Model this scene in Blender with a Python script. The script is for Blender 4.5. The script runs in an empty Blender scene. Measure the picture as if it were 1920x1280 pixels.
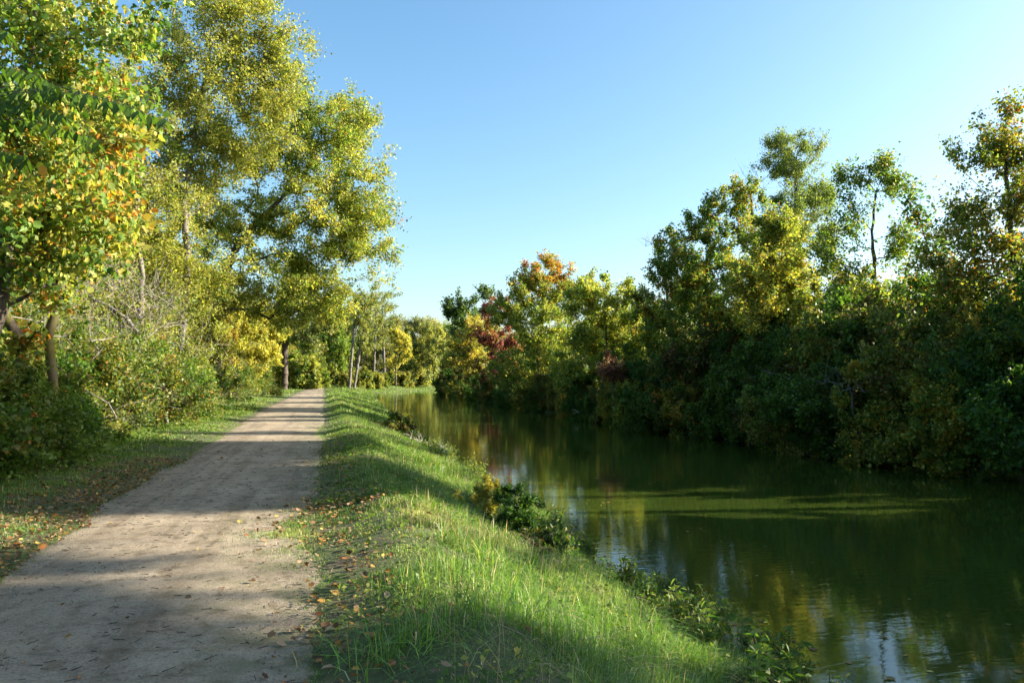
import bpy, math
import numpy as np
from mathutils import Vector

S = bpy.context.scene
COL = S.collection

# ------------------------------------------------------------------ camera
F_PX = 1440.0
YAW, PITCH, EYE = math.radians(13.6), math.radians(2.86), 1.65
cam_d = bpy.data.cameras.new("camera")
cam_d.lens = 27.0; cam_d.sensor_width = 36.0; cam_d.clip_start = 0.05; cam_d.clip_end = 6000
cam = bpy.data.objects.new("camera", cam_d); COL.objects.link(cam)
cam.location = (0, 0, EYE); cam.rotation_euler = (math.pi/2 + PITCH, 0, -YAW)
S.camera = cam

# ------------------------------------------------------------------ light
SUN_EL, SUN_AZ = math.radians(22), math.radians(97)      # azimuth clockwise from +Y
w = bpy.data.worlds.new("World"); S.world = w; w.use_nodes = True
nt = w.node_tree; nt.nodes.clear()
sky = nt.nodes.new("ShaderNodeTexSky"); sky.sky_type = 'NISHITA'; sky.sun_disc = False
sky.sun_elevation = SUN_EL; sky.sun_rotation = SUN_AZ
sky.air_density = 1.0; sky.dust_density = 2.0; sky.ozone_density = 1.8; sky.altitude = 100
bg = nt.nodes.new("ShaderNodeBackground"); bg.inputs[1].default_value = 0.081
out = nt.nodes.new("ShaderNodeOutputWorld")
hs0 = nt.nodes.new('ShaderNodeHueSaturation'); hs0.inputs['Saturation'].default_value = 1.18; hs0.inputs['Hue'].default_value = .490
nt.links.new(sky.outputs[0], hs0.inputs['Color']); nt.links.new(hs0.outputs[0], bg.inputs[0]); nt.links.new(bg.outputs[0], out.inputs[0])
sl = bpy.data.lights.new("sun", 'SUN'); sl.energy = 5.0; sl.angle = math.radians(0.5); sl.color = (1.0, 0.90, 0.74)
so = bpy.data.objects.new("sun", sl); COL.objects.link(so)
sd = Vector((math.sin(SUN_AZ)*math.cos(SUN_EL), math.cos(SUN_AZ)*math.cos(SUN_EL), math.sin(SUN_EL)))
so.rotation_euler = sd.to_track_quat('Z', 'Y').to_euler(); so.location = sd*100
S.view_settings.view_transform = 'Standard'; S.view_settings.look = 'None'
S.view_settings.exposure = 1.97; S.view_settings.gamma = 1.0

# ------------------------------------------------------------------ helpers
s_, c_ = math.sin(YAW), math.cos(YAW); sp, cp = math.sin(PITCH), math.cos(PITCH)
def at(px, py, d):
    """world point seen at photo pixel (1920 wide) at horizontal depth d"""
    a, b = (px-960)/F_PX, (640-py)/F_PX
    f = cp - b*sp; z = sp + b*cp
    k = d/f
    return np.array([k*(f*s_ + a*c_), k*(f*c_ - a*s_), EYE + k*z])

def fsig(x): return 1/(1+np.exp(-x))
def noise2(x, y, sc, seed=0):
    """cheap smooth noise in about [-1,1]"""
    r = np.random.RandomState(seed); v = 0; n = 7
    for i in range(n):
        a = r.uniform(0, 6.283); k = sc*r.uniform(.6, 1.9); p = r.uniform(0, 6.283)
        v = v + np.sin((x*math.cos(a)+y*math.sin(a))*k + p + 1.3*np.sin((x*math.sin(a)-y*math.cos(a))*k*.7+p*2))
    return v/n*1.6

def tag(o, label=None, cat=None, group=None, kind=None):
    for k, v in (('label', label), ('category', cat), ('group', group), ('kind', kind)):
        if v: o[k] = v
    return o
def empty(name, loc, rz=0.0, sc=1.0):
    o = bpy.data.objects.new(name, None); COL.objects.link(o)
    o.location = loc; o.rotation_euler = (0, 0, rz); o.scale = (sc,)*3
    o.empty_display_size = .2
    return o
def mesh(name, V, Fl, nper, mat, parent=None, colr=None, smooth=False, extra=None):
    """V (n,3); Fl: flat loop index array; nper: verts per polygon (int or array)"""
    m = bpy.data.meshes.new(name)
    V = np.asarray(V, dtype=np.float32); Fl = np.asarray(Fl, dtype=np.int32).ravel()
    if np.isscalar(nper): nper = np.full(len(Fl)//nper, nper, dtype=np.int32)
    m.vertices.add(len(V)); m.vertices.foreach_set('co', V.ravel())
    m.loops.add(len(Fl)); m.loops.foreach_set('vertex_index', Fl)
    m.polygons.add(len(nper))
    st = np.concatenate([[0], np.cumsum(nper)[:-1]]).astype(np.int32)
    m.polygons.foreach_set('loop_start', st); m.polygons.foreach_set('loop_total', nper.astype(np.int32))
    if smooth: m.polygons.foreach_set('use_smooth', np.ones(len(nper), dtype=bool))
    m.update(calc_edges=True)
    if colr is not None:
        a = m.attributes.new('leafcol', 'FLOAT_COLOR', 'POINT')
        c4 = np.ones((len(V), 4), dtype=np.float32); c4[:, :3] = colr
        a.data.foreach_set('color', c4.ravel())
    m.materials.append(mat)
    o = bpy.data.objects.new(name, m); COL.objects.link(o)
    if parent: o.parent = parent
    return o
def copy_tree(root, loc, rz, sc, label=None, group=None, cat=None, hscale=1.0):
    r = root.copy(); COL.objects.link(r); r.location = loc; r.rotation_euler = (0, 0, rz); r.scale = (sc, sc, sc*hscale)
    if label: r['label'] = label
    if group: r['group'] = group
    if cat: r['category'] = cat
    for ch in list(root.children):
        c = ch.copy(); COL.objects.link(c); c.parent = r
    return r

# ------------------------------------------------------------------ materials
def new_mat(name):
    m = bpy.data.materials.new(name); m.use_nodes = True
    n = m.node_tree; n.nodes.clear(); o = n.nodes.new('ShaderNodeOutputMaterial')
    return m, n, o
def N(nt_, typ, **kw):
    n = nt_.nodes.new(typ)
    for k, v in kw.items(): setattr(n, k, v)
    return n
def ramp(nt_, fac, stops):
    r = nt_.nodes.new('ShaderNodeValToRGB'); e = r.color_ramp.elements
    while len(e) < len(stops): e.new(.5)
    for i, (p, c) in enumerate(stops):
        e[i].position = p; e[i].color = (*c, 1) if len(c) == 3 else c
    nt_.links.new(fac, r.inputs[0]); return r
def noise(nt_, vec, sc, det=4, rough=.55, dist=0):
    n = nt_.nodes.new('ShaderNodeTexNoise'); n.inputs['Scale'].default_value = sc
    n.inputs['Detail'].default_value = det; n.inputs['Roughness'].default_value = rough
    n.inputs['Distortion'].default_value = dist
    nt_.links.new(vec, n.inputs['Vector']); return n
def mixc(nt_, f, a, b, mode='MIX'):
    m = nt_.nodes.new('ShaderNodeMix'); m.data_type = 'RGBA'; m.blend_type = mode
    for sock, v in ((m.inputs[0], f), (m.inputs[6], a), (m.inputs[7], b)):
        if isinstance(v, (int, float)): sock.default_value = v
        elif isinstance(v, tuple): sock.default_value = (*v, 1)
        else: nt_.links.new(v, sock)
    return m.outputs[2]

def leaf_material(name, trans=.5, rough=.5, vary=True, spec=.35):
    m, n, o = new_mat(name)
    at_ = N(n, 'ShaderNodeAttribute', attribute_name='leafcol')
    col = at_.outputs['Color']
    if vary:
        oi = N(n, 'ShaderNodeObjectInfo')
        hs = N(n, 'ShaderNodeHueSaturation')
        mr = N(n, 'ShaderNodeMapRange'); mr.inputs[3].default_value = .482; mr.inputs[4].default_value = .515
        n.links.new(oi.outputs['Random'], mr.inputs[0]); n.links.new(mr.outputs[0], hs.inputs['Hue'])
        n.links.new(col, hs.inputs['Color']); col = hs.outputs[0]
    p = N(n, 'ShaderNodeBsdfPrincipled'); p.inputs['Roughness'].default_value = rough
    p.inputs['Specular IOR Level'].default_value = spec
    n.links.new(col, p.inputs['Base Color'])
    t = N(n, 'ShaderNodeBsdfTranslucent')
    tc = mixc(n, 1.0, col, (1.3, 1.3, .6), 'MULTIPLY'); n.links.new(tc, t.inputs[0])
    mx = N(n, 'ShaderNodeMixShader'); mx.inputs[0].default_value = trans
    n.links.new(p.outputs[0], mx.inputs[1]); n.links.new(t.outputs[0], mx.inputs[2])
    n.links.new(mx.outputs[0], o.inputs[0]); return m
LEAF = leaf_material('leaf'); GRASS = leaf_material('grass_blade', .40, .45, False, .4)
LITTER = leaf_material('dry_leaf', .15, .7, False, .2)

def bark_material(name, c1, c2, moss=None, sc=9):
    m, n, o = new_mat(name)
    tc = N(n, 'ShaderNodeTexCoord'); mp = N(n, 'ShaderNodeMapping'); mp.inputs['Scale'].default_value = (1, 1, .22)
    n.links.new(tc.outputs['Object'], mp.inputs[0])
    a = noise(n, mp.outputs[0], sc, 8, .7); r = ramp(n, a.outputs[0], [(.3, tuple(v*.35 for v in c1)), (.42, c1), (.65, c2)])
    col = r.outputs[0]
    if moss:
        b = noise(n, tc.outputs['Object'], 1.6, 6, .65)
        rr = ramp(n, b.outputs[0], [(.44, (0, 0, 0)), (.56, (1, 1, 1))])
        col = mixc(n, rr.outputs[0], col, moss)
    p = N(n, 'ShaderNodeBsdfPrincipled'); p.inputs['Roughness'].default_value = .9
    n.links.new(col, p.inputs['Base Color'])
    bp = N(n, 'ShaderNodeBump'); bp.inputs['Strength'].default_value = .6; bp.inputs['Distance'].default_value = .03
    n.links.new(a.outputs[0], bp.inputs['Height']); n.links.new(bp.outputs[0], p.inputs['Normal'])
    n.links.new(p.outputs[0], o.inputs[0]); return m
BARK_DARK = bark_material('bark_dark', (.035, .027, .02), (.12, .095, .07))
BARK_GREY = bark_material('bark_grey', (.085, .075, .06), (.22, .20, .165))
BARK_DEAD = bark_material('bark_bleached', (.12, .105, .085), (.36, .33, .28))
BARK_PALE = bark_material('bark_pale', (.30, .27, .22), (.60, .56, .48))
BARK_MOSS = bark_material('bark_mossy', (.06, .045, .03), (.17, .135, .10), moss=(.13, .12, .025))

# ------------------------------------------------------------------ terrain
WATER_Z = -1.2
LY = [-400, 0, 35, 55, 82, 124, 165, 185, 200, 216, 230, 260, 700]
LX = [4.0, 4.0, 4.1, 4.9, 5.7, 7.6, 9.8, 15, 24, 38, 60, 110, 900]
RY = [-400, 20, 40, 60, 108, 158, 180, 198, 214, 230, 700]
RX = [19.0, 18.8, 18.5, 19.3, 21, 24, 31, 44, 66, 100, 900]
def edge_l(y): return np.interp(y, LY, LX) + .28*np.sin(y*.9+1) * np.exp(-((y-22)/40)**2) + .16*np.sin(y*2.3)
def edge_r(y): return np.interp(y, RY, RX) + .5*np.sin(y*.45) + .3*np.sin(y*1.1+2)
def path_l(y): return -2.78 - .6*np.clip((y-7)/35, 0, 1) - .12*noise2(y, y*0, 1.1, 3) - .05*noise2(y, y*0, 5, 4) - .03*noise2(y, y*0, 22, 5)
def path_r(y):
    b = .18*np.exp(-((y-9.3)/1.5)**4)
    return -.02 - b + .10*noise2(y, y*0, 1.3, 7) + .05*noise2(y, y*0, 6, 8) + .035*noise2(y, y*0, 22, 9) - .25*np.clip((y-60)/60, 0, 1) + .22*noise2(y, y*0, .35, 17)*np.clip((y-14)/30, 0, 1)
def ground_z(x, y):
    x = np.asarray(x, float); y = np.asarray(y, float)
    el, er = edge_l(y), edge_r(y)
    # left bank: 0 at path edge, small hump, then fall to water
    t = np.clip((x-.6)/np.maximum(el-.6, .1), 0, 4)
    fall = -1.2*(t**1.25)
    fall = np.where(t > 1, -1.2-1.3*np.clip((t-1)*1.2, 0, 1), fall)
    hump = .16*np.exp(-((x-1.0)/.6)**2)
    zl = np.where(x > .6, fall, 0) + hump + .05*np.clip(x, 0, 1)
    # right bank
    q = x-er
    zr = np.where(q < 0, -1.2+q*.8, -1.2 + 1.9*(1-np.exp(-np.clip(q, 0, 40)/1.6)))
    zr = np.maximum(zr, -2.4)
    z = np.where(x < (el+er)/2, zl, zr)
    # left of the path
    u = np.clip(-3.0-x, 0, 60)
    z = z + .10*(1-np.exp(-u/1.5)) - .12*np.clip(u-3, 0, 5)/5
    amp = np.clip((x-.3)/.8, 0, 1) + np.clip((-x-3.3)/1.0, 0, 1)
    z = z + np.where(x < el-.5, 1, 0)*np.clip((x-1)/2, 0, 1)*np.clip((el-.5-x)/2.5, 0, 1)*np.clip((y-110)/30, 0, 1)*.75*(.5+.5*np.sin(y*.16+x*.12))
    near = np.clip(1-(y-60)/100, .2, 1)
    z = z + amp*near*(.035*noise2(x, y, 2.6, 21) + .05*noise2(x, y, 1.1, 22))
    return z
def grid_axis(parts):
    a = [np.arange(p, q, s) for p, q, s in parts]; return np.concatenate(a + [[parts[-1][1]]])
gx = grid_axis([(-3000, -200, 400), (-200, -20, 12), (-20, -6, .8), (-6, 6, .14), (6, 17, .6), (17, 26, .25), (26, 70, 1.2), (70, 250, 12), (250, 3000, 400)])
gy = grid_axis([(-600, -20, 60), (-20, 1, 1.5), (1, 22, .16), (22, 60, .4), (60, 250, 1.2), (250, 600, 20), (600, 4000, 400)])
X, Y = np.meshgrid(gx, gy); Z = ground_z(X, Y)
V = np.stack([X.ravel(), Y.ravel(), Z.ravel()], 1); nx, ny = len(gx), len(gy)
ii = (np.arange(ny-1)[:, None]*nx + np.arange(nx-1)[None]).ravel()
m, n, o = new_mat('soil_and_turf')
ge = N(n, 'ShaderNodeNewGeometry')
a = noise(n, ge.outputs['Position'], 1.1, 6, .65); b = noise(n, ge.outputs['Position'], 14, 6, .7)
c1 = ramp(n, a.outputs[0], [(.38, (.07, .085, .025)), (.5, (.075, .10, .025)), (.62, (.12, .09, .05))])
c2 = ramp(n, b.outputs[0], [(.3, (.45, .45, .45)), (.7, (1.35, 1.35, 1.3))])
cc = mixc(n, 1.0, c1.outputs[0], c2.outputs[0], 'MULTIPLY')
p = N(n, 'ShaderNodeBsdfPrincipled'); p.inputs['Roughness'].default_value = .95; n.links.new(cc, p.inputs['Base Color'])
bp = N(n, 'ShaderNodeBump'); bp.inputs['Distance'].default_value = .06; bp.inputs['Strength'].default_value = .8
n.links.new(b.outputs[0], bp.inputs['Height']); n.links.new(bp.outputs[0], p.inputs['Normal']); n.links.new(p.outputs[0], o.inputs[0])
ground = mesh('ground', V, np.stack([ii, ii+1, ii+nx+1, ii+nx], 1), 4, m, smooth=True); tag(ground, kind='structure')

# path sheet, draped over the ground, ragged edges
py_ = np.concatenate([np.arange(-6, 30, .08), np.arange(30, 100, .4), np.arange(100, 215, 2.0)])
K = 26; L, R = path_l(py_), path_r(py_)
U = np.linspace(0, 1, K); PX = L[:, None]*(1-U) + R[:, None]*U; PY = np.repeat(py_[:, None], K, 1)
edge = np.minimum(U, 1-U)*K
PX = PX + 0
crown_ = .02*(1-(2*U-1)**2)
PZ = ground_z(PX, PY) + .006 + crown_[None]*1.0 + .006*noise2(PX, PY, 2.2, 31)*np.clip(edge, 0, 1)[None]
PZ[:, 0] -= .03; PZ[:, -1] -= .03
V = np.stack([PX.ravel(), PY.ravel(), PZ.ravel()], 1)
ii = (np.arange(len(py_)-1)[:, None]*K + np.arange(K-1)[None]).ravel()
m, n, o = new_mat('crushed_stone')
ge = N(n, 'ShaderNodeNewGeometry'); mp = N(n, 'ShaderNodeMapping'); mp.inputs['Scale'].default_value = (1, 1, 1)
n.links.new(ge.outputs['Position'], mp.inputs[0]); P0 = mp.outputs[0]
a = noise(n, P0, .8, 6, .6); b = noise(n, P0, 60, 5, .75); g = noise(n, P0, 5, 8, .7); f_ = noise(n, P0, 190, 2, .6)
c1 = ramp(n, a.outputs[0], [(.35, (.255, .205, .14)), (.65, (.37, .305, .215))])
c2 = ramp(n, b.outputs[0], [(.28, (.42, .40, .38)), (.5, (.95, .95, .95)), (.75, (1.35, 1.33, 1.3))])
c3 = ramp(n, g.outputs[0], [(.34, (.55, .50, .42)), (.5, (1, 1, 1)), (.7, (1.12, 1.1, 1.08))])
cc = mixc(n, 1.0, c1.outputs[0], c2.outputs[0], 'MULTIPLY'); cc = mixc(n, 1.0, cc, c3.outputs[0], 'MULTIPLY')
mpt = N(n, 'ShaderNodeMapping'); mpt.inputs['Scale'].default_value = (1.5, .07, 1); n.links.new(ge.outputs['Position'], mpt.inputs[0])
tk_ = noise(n, mpt.outputs[0], 1.6, 4, .6, .3); rt = ramp(n, tk_.outputs[0], [(.36, (.74, .71, .67)), (.5, (1, 1, 1)), (.62, (1.12, 1.11, 1.1))])
cc = mixc(n, 1.0, cc, rt.outputs[0], 'MULTIPLY')
sp_ = noise(n, P0, 26, 3, .8); rs = ramp(n, sp_.outputs[0], [(.30, (.38, .34, .29)), (.40, (1, 1, 1))]); cc = mixc(n, 1.0, cc, rs.outputs[0], 'MULTIPLY')
# faint moss towards the right verge and stained soil at both edges
sx = N(n, 'ShaderNodeSeparateXYZ'); n.links.new(ge.outputs['Position'], sx.inputs[0])
mr = N(n, 'ShaderNodeMapRange'); mr.inputs[1].default_value = -1.3; mr.inputs[2].default_value = .1
n.links.new(sx.outputs[0], mr.inputs[0])
mm = N(n, 'ShaderNodeMath', operation='MULTIPLY'); n.links.new(mr.outputs[0], mm.inputs[0])
g2 = noise(n, P0, 2.6, 7, .7); r2 = ramp(n, g2.outputs[0], [(.42, (0, 0, 0)), (.62, (1, 1, 1))]); n.links.new(r2.outputs[0], mm.inputs[1])
cc = mixc(n, mm.outputs[0], cc, (.115, .12, .045))
mr2 = N(n, 'ShaderNodeMapRange'); mr2.inputs[1].default_value = -2.3; mr2.inputs[2].default_value = -3.2
n.links.new(sx.outputs[0], mr2.inputs[0])
mm2 = N(n, 'ShaderNodeMath', operation='MULTIPLY'); n.links.new(mr2.outputs[0], mm2.inputs[0]); n.links.new(r2.outputs[0], mm2.inputs[1])
cc = mixc(n, mm2.outputs[0], cc, (.10, .075, .045))
p = N(n, 'ShaderNodeBsdfPrincipled'); p.inputs['Roughness'].default_value = .92; n.links.new(cc, p.inputs['Base Color'])
bp = N(n, 'ShaderNodeBump'); bp.inputs['Distance'].default_value = .012; bp.inputs['Strength'].default_value = .9
ad = N(n, 'ShaderNodeMath', operation='ADD'); n.links.new(b.outputs[0], ad.inputs[0]); n.links.new(f_.outputs[0], ad.inputs[1])
n.links.new(ad.outputs[0], bp.inputs['Height'])
bp2 = N(n, 'ShaderNodeBump'); bp2.inputs['Distance'].default_value = .06; bp2.inputs['Strength'].default_value = .5
n.links.new(g.outputs[0], bp2.inputs['Height']); n.links.new(bp.outputs[0], bp2.inputs['Normal']); n.links.new(bp2.outputs[0], p.inputs['Normal'])
n.links.new(p.outputs[0], o.inputs[0])
path = mesh('path', V, np.stack([ii, ii+1, ii+K+1, ii+K], 1), 4, m, smooth=True); tag(path, kind='structure')

# water
m, n, o = new_mat('murky_canal_water')
ge = N(n, 'ShaderNodeNewGeometry'); mp = N(n, 'ShaderNodeMapping'); mp.inputs['Rotation'].default_value = (0, 0, YAW)
mp.inputs['Scale'].default_value = (.55, 1.6, 1); n.links.new(ge.outputs['Position'], mp.inputs[0])
a = noise(n, mp.outputs[0], 1.1, 3, .5, .3); b = noise(n, mp.outputs[0], 6.0, 3, .5, .4)
zone = noise(n, ge.outputs['Position'], .09, 3, .5)
zr = ramp(n, zone.outputs[0], [(.40, (.25, .25, .25)), (.62, (1, 1, 1))])
mu = N(n, 'ShaderNodeMath', operation='MULTIPLY'); n.links.new(b.outputs[0], mu.inputs[0]); n.links.new(zr.outputs[0], mu.inputs[1])
p = N(n, 'ShaderNodeBsdfPrincipled'); p.inputs['Base Color'].default_value = (.033, .052, .008, 1); p.subsurface_method = 'BURLEY'; p.inputs['Subsurface Weight'].default_value = 1.0; p.inputs['Subsurface Radius'].default_value = (.35, .55, .2); p.inputs['Subsurface Scale'].default_value = 1.0
p.inputs['Roughness'].default_value = .04; p.inputs['IOR'].default_value = 1.5
b1 = N(n, 'ShaderNodeBump'); b1.inputs['Distance'].default_value = .022; b1.inputs['Strength'].default_value = .12; n.links.new(a.outputs[0], b1.inputs['Height'])
b2 = N(n, 'ShaderNodeBump'); b2.inputs['Distance'].default_value = .011; b2.inputs['Strength'].default_value = .28; n.links.new(mu.outputs[0], b2.inputs['Height'])
n.links.new(b1.outputs[0], b2.inputs['Normal']); n.links.new(b2.outputs[0], p.inputs['Normal']); n.links.new(p.outputs[0], o.inputs[0])
wv = [(1.5, -300, WATER_Z), (500, -300, WATER_Z), (500, 420, WATER_Z), (1.5, 420, WATER_Z)]
water = mesh('water', wv, [0, 1, 2, 3], 4, m); tag(water, kind='structure')

# ------------------------------------------------------------------ plant generator
G1 = (.035, .085, .014); G2 = (.075, .15, .02); G3 = (.16, .255, .045); YG = (.33, .345, .07); YG2 = (.47, .44, .09)
YL = (.58, .50, .09); GO = (.46, .29, .025); OR = (.56, .20, .03); RD = (.36, .05, .03); BR = (.15, .085, .035); OL = (.24, .235, .05)
GG = (.14, .20, .085); PK = (.34, .17, .13); CR = (.21, .05, .045)

def frames(D):
    up = np.where(np.abs(D[:, 2:3]) > .9, np.array([[1., 0, 0]]), np.array([[0, 0, 1.]]))
    A = np.cross(D, up); A /= np.linalg.norm(A, axis=1, keepdims=True)+1e-9
    B = np.cross(D, A); return A, B
def tubes(P0, P1, R0, R1, sides=5, D0=None, D1=None):
    D = P1-P0; D = D/(np.linalg.norm(D, axis=1, keepdims=True)+1e-9)
    A0, B0 = frames(D if D0 is None else D0); A1, B1 = frames(D if D1 is None else D1)
    th = np.arange(sides)/sides*2*math.pi; c, s = np.cos(th)[None, :, None], np.sin(th)[None, :, None]
    r0 = P0[:, None] + R0[:, None, None]*(A0[:, None]*c + B0[:, None]*s)
    r1 = P1[:, None] + R1[:, None, None]*(A1[:, None]*c + B1[:, None]*s)
    n = len(P0); V = np.concatenate([r0, r1], 1).reshape(-1, 3)
    k = np.arange(sides); k2 = (k+1) % sides
    q = np.stack([k, k2, k2+sides, k+sides], 1)
    F = (np.arange(n)[:, None, None]*2*sides + q[None]).reshape(-1)
    return V, F
def build_skeleton(trunk, targets, rng, jit=.06, seg=.8, up=.25):
    pos = [np.array(t, float) for t in trunk]; par = [-1]+list(range(len(trunk)-1))
    P = np.zeros((len(trunk)+len(targets)*9+10, 3)); P[:len(pos)] = pos; cnt = len(pos)
    parent = np.full(len(P), -1); parent[:cnt] = par
    tr = P[1:cnt] if cnt > 1 else P[:1]
    dd = np.min(np.linalg.norm(targets[:, None]-tr[None], axis=2), axis=1)
    tips = []
    for k in np.argsort(dd):
        t = targets[k]; d = P[1:cnt]-t if cnt > 1 else P[:1]-t
        dist = np.linalg.norm(d, axis=1); h = np.linalg.norm(d[:, :2], axis=1)
        cost = dist + .9*np.maximum(0, d[:, 2]+.35*h)
        j = int(np.argmin(cost))+(1 if cnt > 1 else 0); Pj = P[j]; L = np.linalg.norm(t-Pj)
        ns = int(min(8, max(1, round(L/seg)))); prev = j
        for i in range(1, ns+1):
            f = i/ns; q = Pj*(1-f)+t*f
            if i < ns: q = q + rng.normal(0, jit*L, 3)*np.array([1, 1, .6]); q[2] += up*L*math.sin(math.pi*f)*.35
            P[cnt] = q; parent[cnt] = prev; prev = cnt; cnt += 1
        tips.append(prev)
    return P[:cnt], parent[:cnt], np.array(tips)
def skeleton_mesh(P, parent, tip_r, base_r, sides=5, flare=1.35):
    n = len(P); ch = np.zeros(n); has = np.zeros(n, bool); has[parent[parent >= 0]] = True
    w_ = np.where(has, 0., 1.); mainc = np.full(n, -1); best = np.zeros(n)
    for i in range(n-1, 0, -1):
        p_ = parent[i]; w_[p_] += w_[i]
    for i in range(1, n):
        if w_[i] > best[parent[i]]: best[parent[i]] = w_[i]; mainc[parent[i]] = i
    ex = math.log(max(base_r/tip_r, 1.5))/math.log(max(w_[0], 2))
    R = tip_r*w_**ex
    R = R*(1+.09*np.sin(np.arange(n)*1.9+R*40)+.07*np.sin(np.arange(n)*4.7))
    idx = np.arange(1, n); pa = parent[idx]
    D = P.copy(); D[idx] = P[idx]-P[pa]; D[0] = P[1]-P[0]; D /= np.linalg.norm(D, axis=1, keepdims=True)+1e-9
    # smooth node direction with its main child
    mc = mainc >= 0; D2 = D.copy(); D2[mc] = D[mc] + D[mainc[mc]]; D2 /= np.linalg.norm(D2, axis=1, keepdims=True)+1e-9
    ismain = mainc[pa] == idx
    R0 = np.where(ismain, R[pa], R[idx]); D0 = np.where(ismain[:, None], D2[pa], D[idx])
    R0[0] *= flare
    big = R0 > base_r*.25
    out = []
    V1, F1 = tubes(P[pa][big], P[idx][big], R0[big], R[idx][big], 9, D0[big], D2[idx][big])
    V2, F2 = tubes(P[pa][~big], P[idx][~big], R0[~big], R[idx][~big], sides, D0[~big], D2[idx][~big])
    return np.concatenate([V1, V2]), np.concatenate([F1, F2+len(V1)]), R
def leaves(C, size, rng, droop=.0, shape='diamond', flat=.55, jitter=.35):
    n = len(C); s = size*(1+jitter*rng.normal(0, 1, n)).clip(.45, 1.9)
    Nn = rng.normal(0, 1, (n, 3)); Nn[:, 2] = np.abs(Nn[:, 2])+flat; Nn /= np.linalg.norm(Nn, axis=1, keepdims=True)
    T = rng.normal(0, 1, (n, 3)); T[:, 2] -= droop; T -= (T*Nn).sum(1, keepdims=True)*Nn; T /= np.linalg.norm(T, axis=1, keepdims=True)+1e-9
    B = np.cross(Nn, T); s = s[:, None]
    if shape == 'diamond':
        w0 = .36
        v = np.stack([C-T*s*.5, C+B*s*w0*.9+Nn*s*.07-T*s*.05, C+T*s*.5-Nn*s*.10, C-B*s*w0*.9+Nn*s*.07-T*s*.05], 1)
        k = 4; q = np.arange(n*4); F = q; nper = 4
    elif shape == 'maple':
        a = np.radians([0, 25, 52, 85, 128, 180]); rr = [.60, .40, .52, .36, .42, .42]
        pts = [(rr[0]*1, 0)] + [(rr[i]*math.cos(a[i]), rr[i]*math.sin(a[i])) for i in range(1, 5)] + [(-.40, 0)] + [(rr[i]*math.cos(a[i]), -rr[i]*math.sin(a[i])) for i in range(4, 0, -1)]
        cu = rng.uniform(-.1, .55, (n, 1)); wd_ = rng.uniform(.6, 1.1, (n, 1)); v = np.stack([C + T*s*x_*rng.uniform(.8, 1.15, (n, 1)) + B*s*y_*wd_ + Nn*s*(cu*abs(y_)-cu*.6*x_*abs(x_)*2) for x_, y_ in pts], 1); k = len(pts)
        # two halves folded on the midrib
        base = np.arange(n)[:, None]*k; h1 = np.array([0, 1, 2, 3, 4, 5]); h2 = np.array([0, 5, 6, 7, 8, 9])
        F = np.concatenate([base+h1, base+h2], 1).ravel(); nper = 6
    else:   # long
        v = np.stack([C-T*s*.5, C-T*s*.1+B*s*.16+Nn*s*.05, C+T*s*.2+B*s*.12, C+T*s*.6-Nn*s*.14, C+T*s*.2-B*s*.12, C-T*s*.1-B*s*.16+Nn*s*.05], 1)
        k = 6; F = np.arange(n*6); nper = 6
    return v.reshape(-1, 3), F, nper, k
def pick(pal, n, cl, ncl, rng, conc=1.2, zone=None, cpos=None):
    cols = np.array([c for c, _ in pal]); w0 = np.array([w for _, w in pal], float)
    W = np.tile(w0/w0.sum(), (ncl, 1))
    if zone is not None: W = W*zone(cpos)
    W = W*rng.gamma(conc, 1, W.shape)+1e-9; W /= W.sum(1, keepdims=True)
    cw = np.cumsum(W, 1)[cl]; k = (rng.rand(n)[:, None] > cw).sum(1).clip(0, len(cols)-1)
    c = cols[k]*(1+.22*rng.normal(0, 1, (n, 1))).clip(.5, 1.6)
    mixto = cols[(rng.rand(n)[:, None] > cw).sum(1).clip(0, len(cols)-1)]
    return c*.75+mixto*.25
def envelope(blobs, n, rng, sub=9, lump=.30):
    """cluster centres in ellipsoid blobs: (c, r(3), weight); lumpy"""
    out = []; wt = np.array([b[2] for b in blobs], float); wt /= wt.sum()
    for (c, r, _), f in zip(blobs, wt):
        k = max(3, int(round(n*f))); ns = max(2, k//sub)
        u = rng.normal(0, 1, (ns, 3)); u /= np.linalg.norm(u, axis=1, keepdims=True)
        u *= (rng.rand(ns, 1)**.45)*.86
        q = u[rng.randint(0, ns, k)] + rng.normal(0, lump, (k, 3))
        l = np.linalg.norm(q, axis=1, keepdims=True); q = np.where(l > 1.12, q/l*1.12, q)
        out.append(np.array(c)+q*np.array(r))
    return np.concatenate(out)

DENS = 1.7; NCL = .85

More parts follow.
